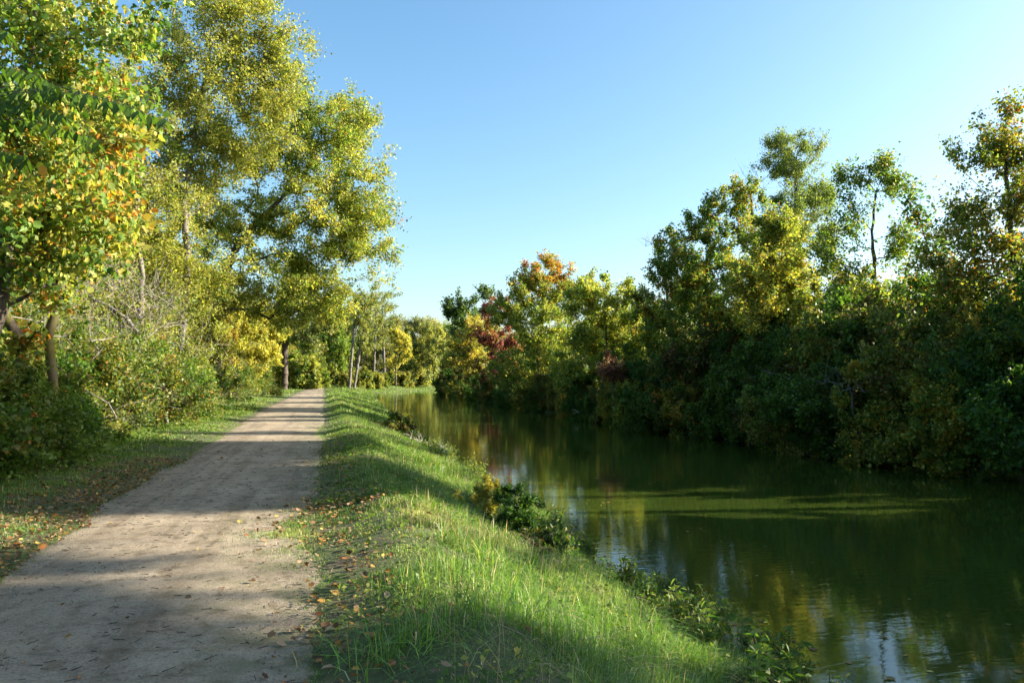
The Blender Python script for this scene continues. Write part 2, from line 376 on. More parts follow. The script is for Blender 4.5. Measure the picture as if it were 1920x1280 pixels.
def plant(name, base, trunk, blobs, nclump, nleaf, leaf, pal, seed, label, cat, group=None, bark=None, base_r=.15,
          tip_r=.006, clump_r=.45, shape='diamond', droop=.2, zone=None, conc=1.2, wood_name='trunk', crown_name='crown',
          twigs=4, seg=.8, lump=.42, sub=8, bare=0.0, zmin=.08, flat=.15, fill=1.0, nc=1.0, along=.3):
    """base: world XYZ; trunk/blobs in world coordinates"""
    rng = np.random.RandomState(seed); base = np.array(base, float)
    nleaf = int(nleaf*DENS*fill); leaf = leaf*1.08; nclump = int(nclump*NCL*nc); clump_r *= .9
    blobs = [(q_[0], tuple(1.1*v_ for v_ in q_[1]), q_[2]) for q_ in blobs]
    T = envelope(blobs, nclump, rng, sub, lump) - base
    gz = ground_z(T[:, 0]+base[0], T[:, 1]+base[1]); gz = np.maximum(gz, WATER_Z)-base[2]
    T[:, 2] = np.maximum(T[:, 2], gz+zmin+rng.rand(len(T))*clump_r*.8)
    tk = [np.array(t, float)-base for t in trunk]; tk[0][2] -= .25
    fine = [tk[0]]
    for a_, b_ in zip(tk[:-1], tk[1:]):
        ns = max(1, int(np.linalg.norm(b_-a_)/.4))
        for i in range(1, ns+1):
            q = a_+(b_-a_)*i/ns
            if i < ns: q = q+rng.normal(0, .03, 3)*[1, 1, 0]
            fine.append(q)
    P, par, tips = build_skeleton(fine, T, rng, seg=seg)
    Vw, Fw, R = skeleton_mesh(P, par, tip_r, base_r)
    tp = P[tips]; nt_ = len(tp)
    if twigs:                                             # fine twigs fanning out of every branch end
        oc_ = tp-tp.mean(0); oc_ /= np.linalg.norm(oc_, axis=1, keepdims=True)+1e-6
        D = rng.normal(0, .8, (nt_*twigs, 3)) + np.repeat(oc_, twigs, 0)*.55; D[:, 2] += .5; D /= np.linalg.norm(D, axis=1, keepdims=True)
        Lw = clump_r*rng.uniform(.6, 1.5, (nt_*twigs, 1)); P0 = np.repeat(tp, twigs, 0); P1 = P0+D*Lw
        V3, F3 = tubes(P0, P1, np.full(len(P0), tip_r*.8), np.full(len(P0), tip_r*.25), 3)
        Fw = np.concatenate([Fw, F3+len(Vw)]); Vw = np.concatenate([Vw, V3])
    root = empty(name, base)
    tag(root, label, cat, group)
    mesh(wood_name, Vw, Fw, 4, bark or BARK_DARK, root, smooth=True)
    if nleaf:
        keep = np.where(rng.rand(nt_) >= bare)[0]
        cs = rng.gamma(3, 1/3., len(keep)); pr = cs/cs.sum()
        cl = keep[rng.choice(len(keep), nleaf, p=pr)]
        if twigs:
            tw = rng.randint(0, twigs, nleaf); P0 = tp[cl]; P1_ = P1[cl*twigs+tw]
            f = rng.rand(nleaf, 1)**.7*1.05
            C = P0*(1-f)+P1_*f + rng.normal(0, clump_r*.22, (nleaf, 3))
        else: C = tp[cl]+rng.normal(0, clump_r*.5, (nleaf, 3))
        thin = np.where((R[1:] < base_r*.16) & (par[1:] > 0))[0]+1
        if len(thin) > 4 and along > 0:
            na = int(nleaf*along); e_ = thin[rng.randint(0, len(thin), na)]; f = rng.rand(na, 1)
            # leaves set along the thin branches themselves
            C[:na] = P[par[e_]]*(1-f)+P[e_]*f + rng.normal(0, 1, (na, 3))*clump_r*.30*np.array([1, 1, .8])
            cl[:na] = np.argmin(((C[:na, None, :]-tp[None, ::max(1, nt_//60)])**2).sum(2), 1)*max(1, nt_//60)
        C[:, 2] -= leaf*.15
        g0 = np.maximum(ground_z(C[:, 0]+base[0], C[:, 1]+base[1]), WATER_Z)-base[2]
        C[:, 2] = np.maximum(C[:, 2], g0+.03+leaf*.3)
        v, F, nper, k = leaves(C, leaf, rng, droop, shape, flat)
        lc = pick(pal, nleaf, cl, nt_, rng, conc, zone, tp+base)
        mesh(crown_name, v, F, nper, LEAF, root, colr=np.repeat(lc, k, 0))
    return root
def pxblobs(L, d, deep=1.0, dd=0.0):
    """blobs given by where they are seen: (px, py, rx, ry[, weight[, depth offset]])"""
    out = []
    for b in L:
        o_ = b[5] if len(b) > 5 else 0.
        c = at(b[0], b[1], d+dd+o_); rx = b[2]/F_PX*d; ry = b[3]/F_PX*d
        out.append((c, (rx, max(rx*deep, .3), ry), (b[4] if len(b) > 4 else 1.0)*b[2]*b[3]))
    return out
def gbase(px, d):
    q = at(px, 700, d); q[2] = float(ground_z(q[0], q[1])); return q
def pxtree(name, d, trunk, blobs, **kw):
    """trunk: [(px, py)...]: first px is the foot (its height is taken from the ground)"""
    b = gbase(trunk[0][0], d)
    tk = [b]+[at(t[0], t[1], d+(t[2] if len(t) > 2 else 0)) for t in trunk[1:]]
    return plant(name, b, tk, pxblobs(blobs, d, kw.pop('deep', 1.0)), **kw)


# ================================================================== LEFT BANK: individual trees
LIT = [(YG, 4), (YG2, 1.1), (G3, 4.2), (G2, 2.4), (OR, .55), (GO, .35)]
def zone_near(p):     # warmer leaves hang low on the canal side of the near maple
    z = np.ones((len(p), 6)); q = np.clip((p[:, 2]-2)/3, 0, 1)*np.clip((6.5-p[:, 2])/2, 0, 1)
    z[:, 4] = .25+1.5*q; z[:, 3] = 1.3-q; return z
plant_near = pxtree('maple_tree', 12, [(-60, 0), (-25, 700), (5, 520), (15, 360), (42, 200), (66, 40), (75, -120)],
    [(50, 230, 170, 110, 1.), (130, 70, 130, 90, .8), (215, 215, 65, 45, .9, -1), (100, 370, 125, 85, 1.1, -.5), (130, 450, 75, 40, .7, -.6),
     (30, 490, 85, 50, .7), (150, 500, 60, 32, .5), (215, 420, 40, 30, .4), (90, 530, 50, 25, .3), (40, 20, 150, 110, .6), (265, 50, 60, 45, .6, -.5), (-150, 250, 200, 300, .35), (235, 290, 55, 24, .7, -1.5)],
    nclump=330, nleaf=21000, leaf=.082, pal=LIT, seed=11, conc=.7, fill=.66, nc=.7, lump=.36, shape='maple', droop=1.2, zone=zone_near, base_r=.13, clump_r=.5, tip_r=.005, flat=.0,
    label='nearest tree at far left with big lobed yellow-green and orange leaves', cat='tree')

# tree of heaven sapling whose long feather leaves reach over the verge
def compound_leaf_tree():
    rng = np.random.RandomState(5); d = 8.6; b = gbase(-170, d); root = empty('tree_of_heaven', b)
    tag(root, 'sapling at the left frame edge with long feather-like dark green leaves held level', 'tree')
    top = at(-120, 110, d)-b; st = [np.zeros(3), (at(-160, 560, d)-b), (at(-140, 330, d)-b), top]
    ends = [((-130, 250), (200, 268)), ((-130, 215), (330, 232)), ((-130, 200), (270, 205)), ((-140, 300), (60, 300)), ((-130, 150), (120, 165)),
            ((-130, 240), (130, 215)), ((-140, 330), (-20, 380)), ((-120, 110), (20, 60)), ((-130, 230), (300, 222))]
    P0 = []; P1 = []; R0 = []; R1 = []; C = []; T = []
    for i in range(3): P0.append(st[i]); P1.append(st[i+1]); R0.append(.045-.01*i); R1.append(.035-.01*i)
    for (a, e) in ends:
        A = at(*a, d)-b; E = at(*e, d-rng.uniform(.2, 1.4))-b
        L = np.linalg.norm(E-A); prev = A; ns = 12
        for i in range(1, ns+1):
            f = i/ns; q = A*(1-f)+E*f + np.array([0, 0, .09*L*math.sin(math.pi*f)])
            P0.append(prev); P1.append(q); R0.append(.008*(1-f*.8)); R1.append(.008*(1-(f+.07)*.8)); 
            if f > .2:
                ax = (q-prev)/np.linalg.norm(q-prev); sd_ = np.cross(ax, [0, 0, 1.]); sd_ /= np.linalg.norm(sd_)
                for s in (-1, 1):
                    for h in (0, .5):
                        C.append(prev+(q-prev)*h); T.append(sd_*s*.75+ax*.35+np.array([0, 0, -1.0])+rng.normal(0, .22, 3))
            prev = q
    V, F = tubes(np.array(P0), np.array(P1), np.array(R0), np.array(R1), 6); mesh('trunk', V, F, 4, BARK_GREY, root, smooth=True)
    C = np.array(C); T = np.array(T); T /= np.linalg.norm(T, axis=1, keepdims=True); n = len(C)
    Nn = np.cross(T, np.cross([0, 0, 1.], T)); Nn = Nn/np.linalg.norm(Nn, axis=1, keepdims=True)+rng.normal(0, .15, (n, 3))
    B = np.cross(Nn, T); s = rng.uniform(.16, .23, (n, 1))
    v = np.stack([C, C+T*s*.3+B*s*.16, C+T*s*.65+B*s*.13, C+T*s*1.05-Nn*s*.1, C+T*s*.65-B*s*.13, C+T*s*.3-B*s*.16], 1)
    col = np.array(G1)*1.15*(1+.2*rng.normal(0, 1, (n, 1))).clip(.6, 1.5)+np.array((.01, .02, 0))
    mesh('crown', v.reshape(-1, 3), np.arange(n*6), 6, LEAF, root, colr=np.repeat(col, 6, 0))
compound_leaf_tree()

pxtree('mossy_tree', 15.9, [(104, 0), (97, 690), (90, 630), (106, 580), (120, 510), (124, 430), (135, 300), (150, 180)],
    [(150, 420, 95, 60, 1.), (190, 380, 70, 50, 1.), (130, 300, 110, 90, .7), (60, 450, 70, 60, .6), (100, 480, 70, 35, .7), (180, 200, 80, 80, .5)],
    nclump=130, nleaf=6500, leaf=.13, pal=[(YG, 3), (G3, 3), (G2, 3), (OR, .8), (YG2, 1)], seed=12, shape='maple', droop=.6, bark=BARK_MOSS, base_r=.095,
    clump_r=.45, tip_r=.006, label='slender tree with a moss-yellow crooked trunk rising from the undergrowth at left', cat='tree')
# mossy sloping limb tree behind it, mostly bare
pxtree('leaning_tree', 15.0, [(60, 0), (52, 715), (40, 680), (45, 650), (10, 590), (-60, 520), (-110, 400)],
    [(-90, 420, 90, 80, 1.), (-10, 520, 50, 40, .5), (20, 620, 45, 35, .4)], nclump=50, nleaf=1800, leaf=.12, pal=[(YG, 3), (G2, 3), (OR, 1)], seed=31,
    bark=BARK_MOSS, base_r=.11, clump_r=.4, label='mossy tree bending away to the left frame edge, low beside the crooked trunk', cat='tree')
# bleached dead tree
pxtree('dead_tree', 27, [(318, 0), (305, 720), (288, 680), (262, 630), (238, 598), (205, 575), (165, 555)],
    [(180, 535, 55, 45, 1.), (225, 550, 35, 60, .8), (215, 640, 50, 45, 1.), (280, 550, 45, 60, .9), (130, 560, 50, 50, .8), (300, 620, 40, 60, .6)],
    nclump=120, nleaf=0, leaf=.1, pal=LIT, seed=14, bark=BARK_DEAD, base_r=.085, tip_r=.011, clump_r=.8, twigs=3, seg=.4,
    label='leafless bleached tree leaning left, its pale broken limbs spread over the brush', cat='dead tree')

TW = [(OL, 4.5), (YG, 2.5), (YG2, .8), (G3, 1.6), (G2, .6)]
pxtree('elm_tree', 36, [(345, 0), (340, 640), (352, 500), (345, 380), (368, 240), (392, 100), (405, -40), (410, -160)],
    [(330, 150, 90, 110, .8), (420, 130, 110, 110, 1.1), (470, 200, 80, 80, .9), (330, 300, 90, 90, .9), (270, 370, 75, 70, .8), (420, 290, 80, 80, .9),
     (440, 20, 110, 60, 1.), (420, -90, 130, 90, .7), (530, 60, 60, 60, .6), (545, 130, 45, 45, .6), (500, 160, 60, 50, .8), (470, 110, 80, 70, 1.), (250, 250, 60, 90, .6), (300, 470, 90, 60, .7), (360, 560, 70, 50, .8), (290, 590, 60, 45, .6), (410, 480, 60, 50, .7), (340, 650, 60, 40, .6)],
    nclump=520, nleaf=58000, leaf=.105, pal=TW, seed=15, bark=BARK_GREY, base_r=.17, clump_r=.8, tip_r=.006, twigs=6, lump=.35,
    label='tall olive twiggy tree reaching past the top of the picture behind the nearest tree', cat='tree')
pxtree('slim_tree', 31, [(262, 0), (262, 620), (268, 520), (255, 430), (262, 330), (240, 200)],
    [(250, 420, 60, 60, 1.), (200, 330, 80, 90, .8), (260, 250, 80, 80, .8), (160, 420, 90, 70, .8), (210, 480, 70, 40, .6), (230, 130, 110, 90, .8), (330, 380, 50, 60, .6), (230, 580, 70, 45, .7), (160, 560, 70, 50, .7), (270, 640, 50, 40, .5)],
    nclump=210, nleaf=16000, leaf=.085, pal=TW, seed=16, bark=BARK_GREY, base_r=.13, clump_r=.55, twigs=6, lump=.35,
    label='slim grey-stemmed tree with thin olive foliage behind the bleached dead tree', cat='tree')
pxtree('slim_tree', 37, [(318, 0), (318, 600), (320, 500), (312, 400), (318, 300)],
    [(318, 430, 55, 70, 1.), (318, 330, 60, 70, .9), (350, 500, 55, 50, .9), (300, 540, 60, 50, .8), (260, 560, 60, 40, .6), (340, 600, 60, 45, .8), (300, 660, 60, 45, .7)],
    nclump=130, nleaf=12000, leaf=.09, pal=[(YG, 3), (OL, 3), (G3, 1), (YG2, 2)], seed=17, bark=BARK_GREY, base_r=.11, clump_r=.5, twigs=5,
    label='slim straight tree with yellow-olive foliage right of the bleached dead tree', cat='tree')
YM = [(YG, 4.8), (YG2, 2.4), (YL, .9), (G3, 3.8), (G2, 1.5), (OR, .12)]
def zone_y(p):
    z = np.ones((len(p), 6)); q = np.clip((11-p[:, 2])/6, 0, 1)*np.clip((p[:, 0]+2)/3, 0, 1); z[:, 2] = .5+2.2*q; z[:, 4] = 1.4-q; return z
pxtree('spreading_tree', 46, [(398, 0), (404, 690), (402, 640), (404, 580), (412, 540), (440, 470), (478, 420), (530, 370), (580, 310)],
    [(600, 240, 85, 65, 1.), (655, 235, 55, 48, 1.1), (540, 200, 60, 50, .8), (600, 330, 105, 70, 1.1), (665, 330, 50, 70, 1.), (500, 300, 80, 70, .8), (690, 415, 55, 45, 1.1),
     (600, 430, 100, 55, 1.), (500, 420, 90, 55, .8), (420, 430, 90, 60, .8), (400, 520, 90, 50, .8), (520, 500, 90, 35, .8), (610, 505, 75, 35, 1.1), (680, 480, 55, 42, 1.), (715, 500, 30, 32, .5),
     (575, 560, 80, 35, 1.1), (470, 560, 80, 35, .8), (640, 560, 32, 35, .9), (400, 330, 60, 60, .5), (720, 420, 25, 20, .5), (540, 590, 60, 30, .7), (390, 590, 60, 45, .9), (440, 610, 45, 35, .7), (350, 540, 50, 50, .7), (610, 590, 40, 28, .8), (560, 160, 45, 25, .5), (640, 190, 40, 22, .6), (395, 660, 45, 35, .6), (710, 370, 28, 30, .5), (695, 300, 26, 40, .6)],
    nclump=1000, nleaf=110000, leaf=.115, pal=YM, seed=18, fill=.85, bark=BARK_DARK, base_r=.32, clump_r=.72, tip_r=.007, twigs=5, zone=zone_y, lump=.34,
    label='broad yellow-green tree arching over the path toward the canal from a dark forked trunk', cat='tree')
pxtree('yellow_maple', 58, [(445, 0), (446, 690), (448, 650), (455, 600)],
    [(470, 620, 52, 50, 1.), (420, 630, 55, 40, .9), (400, 655, 45, 28, .6), (490, 650, 32, 40, 1.), (450, 575, 40, 35, .8), (500, 610, 22, 40, .8)],
    nclump=170, nleaf=17000, leaf=.15, pal=[(YL, 1.6), (YG2, 4), (YG, 3.5), (G3, .8)], seed=19, base_r=.24, clump_r=.5, twigs=4,
    label='low bright yellow tree beside the path with a short dark trunk', cat='tree')
pxtree('young_tree', 51, [(402, 0), (403, 700), (398, 660), (396, 610)],
    [(385, 640, 45, 50, 1.), (360, 600, 45, 50, .8), (410, 690, 30, 20, .4)],
    nclump=90, nleaf=8500, leaf=.14, pal=[(GO, 1), (YG2, 2), (YG, 3), (OL, 2)], seed=20, base_r=.17, clump_r=.45,
    label='young tree with a scarred brown trunk and gold-olive leaves left of the low yellow tree', cat='tree')
pxtree('oak_tree', 122, [(534, 0), (534, 690), (534, 650), (538, 610), (545, 580)],
    [(560, 600, 45, 45, 1.), (595, 585, 38, 45, 1.), (540, 570, 40, 30, .8), (600, 620, 28, 30, .7), (515, 610, 25, 30, .7), (575, 560, 50, 25, .8)],
    nclump=190, nleaf=16000, leaf=.29, pal=[(GG, 4), (G2, 2), (OL, 2), (G1, 1)], seed=21, base_r=.5, clump_r=1.2, tip_r=.016, twigs=4,
    label='grey-green tree on a thick dark trunk standing by the path bend in the distance', cat='tree')
pxtree('green_maple', 182, [(642, 0), (641, 690), (634, 650), (626, 610)],
    [(618, 640, 38, 32, 1.1), (640, 620, 26, 35, 1.), (600, 665, 26, 22, 1.), (645, 655, 18, 22, .9), (630, 590, 25, 28, .6), (640, 680, 20, 14, .8)],
    nclump=170, nleaf=15000, leaf=.36, pal=[(G3, 6), (G2, 2), (YG, 2)], seed=22, base_r=.40, clump_r=1.4, tip_r=.02,
    label='vivid green tree overhanging the far end of the path', cat='tree')
for k, (bx, topx, d_, sd_, lab) in enumerate([(655, 668, 150, 23, 'pale-stemmed nearly bare tree right of the vivid green tree'),
        (664, 690, 152, 24, 'taller pale-stemmed tree with thin grey-green crown above the far lawn'),
        (700, 706, 197, 25, 'bare grey tree in the middle of the distant pale-stemmed stand'),
        (722, 716, 200, 26, 'bare grey tree just left of the small bright yellow tree')]):
    pxtree('sycamore_tree', d_, [(bx, 0), ((bx*2+topx)/3, 670), ((bx+2*topx)/3, 620), (topx, 560)],
        [(topx, 570, 34, 32, 1.), (topx+4, 615, 28, 32, .8), (topx-8, 545+k*10, 24, 20, .6)],
        nclump=85, nleaf=3600-200*k, leaf=.28, pal=[(GG, 3), (OL, 4), (YG, 1)], seed=sd_, bark=BARK_GREY, base_r=.28, clump_r=1.0, tip_r=.03, twigs=5,
        label=lab, cat='tree', group='pale stemmed trees in the distance')
pxtree('yellow_poplar', 194, [(742, 0), (742, 690), (743, 660), (745, 640)],
    [(744, 655, 20, 28, 1.), (748, 635, 15, 16, 1.), (738, 680, 15, 15, .8), (752, 665, 10, 14, .6)], nclump=70, nleaf=5200, leaf=.32, pal=[(YL, 1.6), (YG2, 4), (YG, 3)], seed=27,
    base_r=.22, clump_r=.9, tip_r=.02, label='small bright yellow tree on the grassy point where the canal bends', cat='tree')
for k, (px_, top, rx, d_, pal_, lab) in enumerate([(800, 612, 34, 216, [(OL, 3), (YG, 3), (GG, 2)], 'rounded olive-yellow tree across the canal bend'),
        (770, 625, 24, 215, [(GG, 3), (OL, 3), (G2, 2)], 'grey-green tree behind the small bright yellow tree'),
        (832, 615, 22, 228, [(G2, 3), (OL, 2), (GG, 2)], 'dark green narrow tree where the far bank closes the canal'),
        (720, 600, 30, 230, [(OL, 3), (GG, 3), (BR, 1)], 'dull grey-olive tree at the back of the distant bare stand'),
        (780, 606, 26, 250, [(GG, 3), (OL, 2), (G2, 2)], 'farthest grey-green tree on the skyline above the canal bend')]):
    pxtree('distant_tree', d_, [(px_, 0), (px_, 690), (px_+2, 660)], [(px_, top+35, rx, 36, 1.), (px_-4, top+75, rx*1.1, 30, .9), (px_+5, top+14, rx*.6, 14, .6)],
        nclump=90, nleaf=7000, leaf=.42, pal=pal_, seed=40+k, base_r=.35, clump_r=1.3, tip_r=.03, label=lab, cat='tree', group='trees around the canal bend')

# ================================================================== RIGHT BANK: individual trees
DK = [(G1, 3.5), (G2, 4), (G3, 2), (YG, .7)]
pxtree('dark_poplar', 132, [(878, 0), (878, 680), (880, 620)], [(880, 575, 36, 28, 1.), (862, 600, 22, 26, .8), (895, 560, 22, 18, .8), (885, 620, 35, 30, .8)],
    nclump=110, nleaf=9000, leaf=.3, pal=[(G1, 3), (G2, 4), (GG, 2)], seed=50, base_r=.3, clump_r=1.0, tip_r=.02, label='dark green tree standing above its yellow neighbours at the start of the right-bank row', cat='tree')
pxtree('yellow_tree', 112, [(888, 0), (888, 700), (892, 650)], [(895, 640, 32, 38, 1.), (880, 680, 34, 30, 1.), (905, 610, 20, 20, .9), (860, 660, 22, 34, .8)],
    nclump=130, nleaf=10500, leaf=.26, pal=[(YG2, 3), (YG, 4), (OL, 2), (GO, .8)], seed=51, base_r=.2, clump_r=.9, tip_r=.016, label='yellow-olive tree left of the crimson tree', cat='tree')
pxtree('crimson_maple', 96, [(932, 0), (932, 690), (934, 640)], [(935, 592, 24, 24, 1.1), (928, 625, 28, 26, 1.), (945, 645, 30, 28, .9), (930, 680, 32, 26, .8)],
    nclump=120, nleaf=9500, leaf=.22, pal=[(CR, 4), (BR, 2.2), (PK, 2), (OL, 2.5), (RD, .7)], seed=52, base_r=.18, clump_r=.8, tip_r=.012, label='crimson and russet tree in the middle distance of the right bank', cat='tree')
def zone_top(zc, zw, ncol, idx, gain=4.):
    def f(p):
        z = np.ones((len(p), ncol)); t = 1/(1+np.exp(-(p[:, 2]-zc)/zw))
        for i in idx: z[:, i] = .05+gain*t
        return z
    return f
pxtree('tall_maple', 74, [(1010, 0), (1010, 690), (1012, 620), (1020, 540)],
    [(1035, 510, 30, 28, 1.), (1010, 535, 48, 35, 1.), (975, 550, 28, 30, .9), (1065, 520, 16, 26, .7), (1005, 590, 65, 45, 1.), (960, 600, 26, 34, .7), (1050, 580, 40, 40, .9),
     (1000, 655, 62, 45, 1.), (1040, 710, 60, 32, .9), (970, 700, 42, 34, .8)],
    nclump=380, nleaf=33000, leaf=.17, pal=[(G2, 1.6), (G3, 4), (YG, 4), (OR, .9), (GO, .9)], zone=zone_top(11.4, .6, 5, (3, 4), 5), seed=53, base_r=.28, clump_r=.7, tip_r=.01,
    label='tall green tree with an orange-tinted top, highest of the middle right-bank row', cat='tree')
pxtree('yellow_green_tree', 58, [(1140, 0), (1140, 700), (1138, 640), (1135, 580)],
    [(1130, 560, 50, 38, 1.), (1180, 555, 32, 30, .9), (1100, 600, 35, 50, .9), (1160, 620, 60, 42, 1.1), (1205, 655, 28, 38, 1.1), (1130, 670, 60, 40, 1.), (1175, 690, 45, 30, .9), (1090, 690, 40, 38, .8), (1110, 540, 30, 22, .6)],
    nclump=380, nleaf=36000, leaf=.14, pal=[(YG, 5), (YG2, 3.2), (G3, 3), (G2, 1), (RD, .22), (YL, 1)], seed=54, base_r=.22, clump_r=.6, tip_r=.009,
    label='rounded yellow-green tree between the orange-topped tree and the tall dark ones', cat='tree')
pxtree('pink_shrub', 49, [(1150, 0), (1150, 715)], [(1152, 688, 30, 17, 1.), (1165, 700, 25, 15, .8)], nclump=50, nleaf=3800, leaf=.11, pal=[(PK, 4), (BR, 2), (YG, .6)], seed=55, base_r=.08, clump_r=.4,
    label='small pinkish-brown shrub in front of the rounded yellow-green tree', cat='shrub', wood_name='stem', crown_name='foliage')
pxtree('bare_tree', 50, [(1262, 0), (1258, 600), (1250, 540), (1235, 480), (1222, 445)], [(1228, 470, 18, 34, 1.), (1248, 500, 22, 40, .8)], nclump=26, nleaf=0, leaf=.1, pal=DK, seed=56,
    bark=BARK_GREY, base_r=.12, tip_r=.012, clump_r=.8, twigs=3, label='leafless twigs poking out left of the tall dark tree', cat='dead tree')
pxtree('dark_maple', 43, [(1330, 0), (1330, 680), (1325, 600), (1322, 520), (1330, 440)],
    [(1290, 480, 55, 45, 1.), (1250, 520, 40, 40, .9), (1330, 440, 38, 40, 1.), (1335, 395, 22, 25, .7), (1385, 400, 45, 45, 1.), (1400, 365, 28, 22, .7), (1330, 530, 75, 50, 1.1), (1240, 590, 45, 45, .9),
     (1310, 610, 80, 50, 1.), (1270, 660, 65, 30, .7), (1400, 500, 50, 60, .9), (1380, 620, 60, 50, .7)],
    nclump=540, nleaf=42000, leaf=.115, pal=[(G1, .6), (G2, 3), (G3, 5), (OR, .7), (GO, .4), (YG, 3)], conc=.7, seed=157, base_r=.24, clump_r=.5, tip_r=.008,
    label='dense dark green tree with an orange-brown patch right of the bare twigs', cat='tree')
pxtree('golden_tree', 37, [(1450, 0), (1452, 660), (1450, 580), (1445, 500), (1440, 440)],
    [(1440, 430, 38, 36, .9), (1480, 470, 40, 45, 1.), (1430, 510, 60, 45, 1.), (1490, 540, 42, 42, 1.), (1440, 590, 70, 40, 1.), (1500, 600, 40, 30, .7), (1400, 560, 40, 40, .6)],
    nclump=300, nleaf=25000, leaf=.11, pal=[(GO, .9), (YG2, 1.8), (YG, 4), (G3, 3.5), (G2, 1.6)], seed=58, base_r=.18, clump_r=.5, tip_r=.008,
    label='golden-green tree in front of the tall feathery pale green one', cat='tree')
pxtree('locust_tree', 47, [(1500, 0), (1502, 620), (1497, 480), (1492, 380), (1494, 290)],
    [(1490, 270, 42, 22, 1.), (1530, 275, 22, 14, .5), (1440, 300, 18, 16, .4), (1485, 325, 45, 35, .9), (1500, 390, 52, 45, 1.), (1545, 360, 22, 35, .5), (1480, 440, 42, 40, .8), (1540, 420, 26, 45, .5)],
    nclump=260, nleaf=30000, leaf=.085, pal=[(GG, 4), (G3, 5), (G2, 1), (YG, 1.6)], seed=59, bark=BARK_GREY, base_r=.2, clump_r=.55, tip_r=.008, twigs=5,
    label='tall feathery pale green tree rising above the golden tree', cat='tree')
pxtree('open_tree', 34, [(1645, 0), (1642, 620), (1640, 540), (1636, 450), (1640, 380), (1655, 320)],
    [(1655, 325, 28, 26, 1.), (1685, 325, 14, 22, .5), (1595, 335, 28, 20, .9), (1575, 355, 18, 18, .5), (1670, 360, 26, 18, .8), (1610, 385, 22, 22, .5), (1590, 430, 30, 26, .7), (1665, 455, 34, 22, .8), (1690, 430, 16, 14, .4),
     (1560, 470, 28, 36, .8), (1600, 490, 34, 26, .8), (1680, 490, 26, 22, .6), (1570, 545, 34, 26, .7), (1620, 565, 45, 26, .8), (1690, 550, 36, 30, .9)],
    nclump=250, nleaf=17000, leaf=.105, pal=[(G1, .8), (G2, 3), (G3, 4), (GO, .6), (YG, 2)], seed=60, base_r=.13, clump_r=.6, tip_r=.007, lump=.42, sub=6, fill=.62,
    label='open-crowned dark green tree with a straight trunk showing against the sky', cat='tree')
pxtree('young_oak', 29, [(1765, 0), (1768, 640), (1758, 560), (1745, 480), (1722, 400)],
    [(1712, 375, 16, 18, .5), (1735, 415, 20, 20, .5), (1750, 465, 20, 20, .4), (1740, 540, 40, 22, .7), (1770, 575, 60, 30, 1.), (1700, 590, 50, 28, .8), (1720, 500, 18, 16, .3)],
    nclump=120, nleaf=8500, leaf=.11, pal=[(G2, 4), (G1, 2), (G3, 2), (OR, .5)], seed=61, base_r=.10, clump_r=.55, tip_r=.006, lump=.42, sub=6, fill=.7,
    label='thin young tree leaning left in the sky gap left of the tallest right-hand tree', cat='tree')
pxtree('tall_oak', 26.5, [(1908, 0), (1905, 640), (1900, 540), (1893, 420), (1886, 300), (1882, 200)],
    [(1886, 200, 18, 26, .9), (1845, 225, 12, 26, .5), (1880, 260, 34, 32, .9), (1800, 275, 11, 26, .5), (1815, 310, 16, 22, .5), (1860, 320, 40, 30, .8), (1905, 300, 24, 40, .8),
     (1800, 380, 28, 36, .6), (1850, 400, 45, 35, .9), (1905, 390, 30, 40, .9), (1790, 440, 36, 28, .8), (1830, 480, 62, 34, 1.1), (1760, 490, 30, 24, .6), (1900, 480, 40, 34, .9), (1850, 540, 70, 28, 1.), (1910, 560, 36, 30, .9), (1960, 420, 40, 120, .8), (1780, 535, 40, 20, .6)],
    nclump=420, nleaf=30000, leaf=.10, pal=[(G1, .5), (G2, 3), (G3, 4.8), (GO, .7), (OR, .35), (YG, 3)], conc=.7, seed=62, base_r=.17, clump_r=.55, tip_r=.006, lump=.42, sub=6, fill=.56,
    label='tallest tree at the right frame edge with a straight dark trunk and gold-flecked crown', cat='tree')

def screen(x, y):
    d = x*s_+y*c_; return 960+F_PX*(x*c_-y*s_)/max(d, .5), d
RIGHT_MARKS = [(850, 'where the far canal bend begins'), (885, 'below the yellow-olive tree'), (930, 'below the crimson tree'), (975, 'just right of the crimson tree'), (1020, 'below the orange-topped tree'), (1085, 'right of the orange-topped tree'),
    (1150, 'below the rounded yellow-green tree'), (1225, 'below the bare twigs'), (1300, 'below the dense dark tree'), (1385, 'between dense and golden trees'), (1460, 'below the golden tree'), (1550, 'left of the open-crowned tree'),
    (1640, 'below the open-crowned tree'), (1730, 'below the sky gap'), (1820, 'left of the tallest tree'), (1900, 'below the tallest tree'), (2100, 'beyond the right frame edge')]
LEFT_MARKS = [(-200, 'beyond the left frame edge'), (30, 'at the left frame edge'), (110, 'by the mossy trunk'), (190, 'right of the mossy trunk'), (270, 'below the bleached dead tree'), (340, 'right of the bleached dead tree'), (395, 'by the scarred brown trunk'),
    (445, 'by the low yellow tree'), (500, 'right of the low yellow tree'), (545, 'by the thick far trunk'), (610, 'by the far end of the path'), (670, 'below the pale far stems'), (760, 'by the canal bend')]
def mark(x, y, L):
    px, d = screen(x, y); return min(L, key=lambda t: abs(t[0]-px))[1]
pxtree('bare_tree', 48, [(1420, 0), (1418, 560), (1412, 440), (1408, 370)], [(1400, 345, 30, 34, 1.), (1430, 330, 18, 30, .8)], nclump=30, nleaf=0, leaf=.1, pal=DK, seed=64,
    bark=BARK_GREY, base_r=.12, tip_r=.010, clump_r=.9, twigs=3, label='leafless twigs above the dense dark tree left of the feathery tree', cat='dead tree')
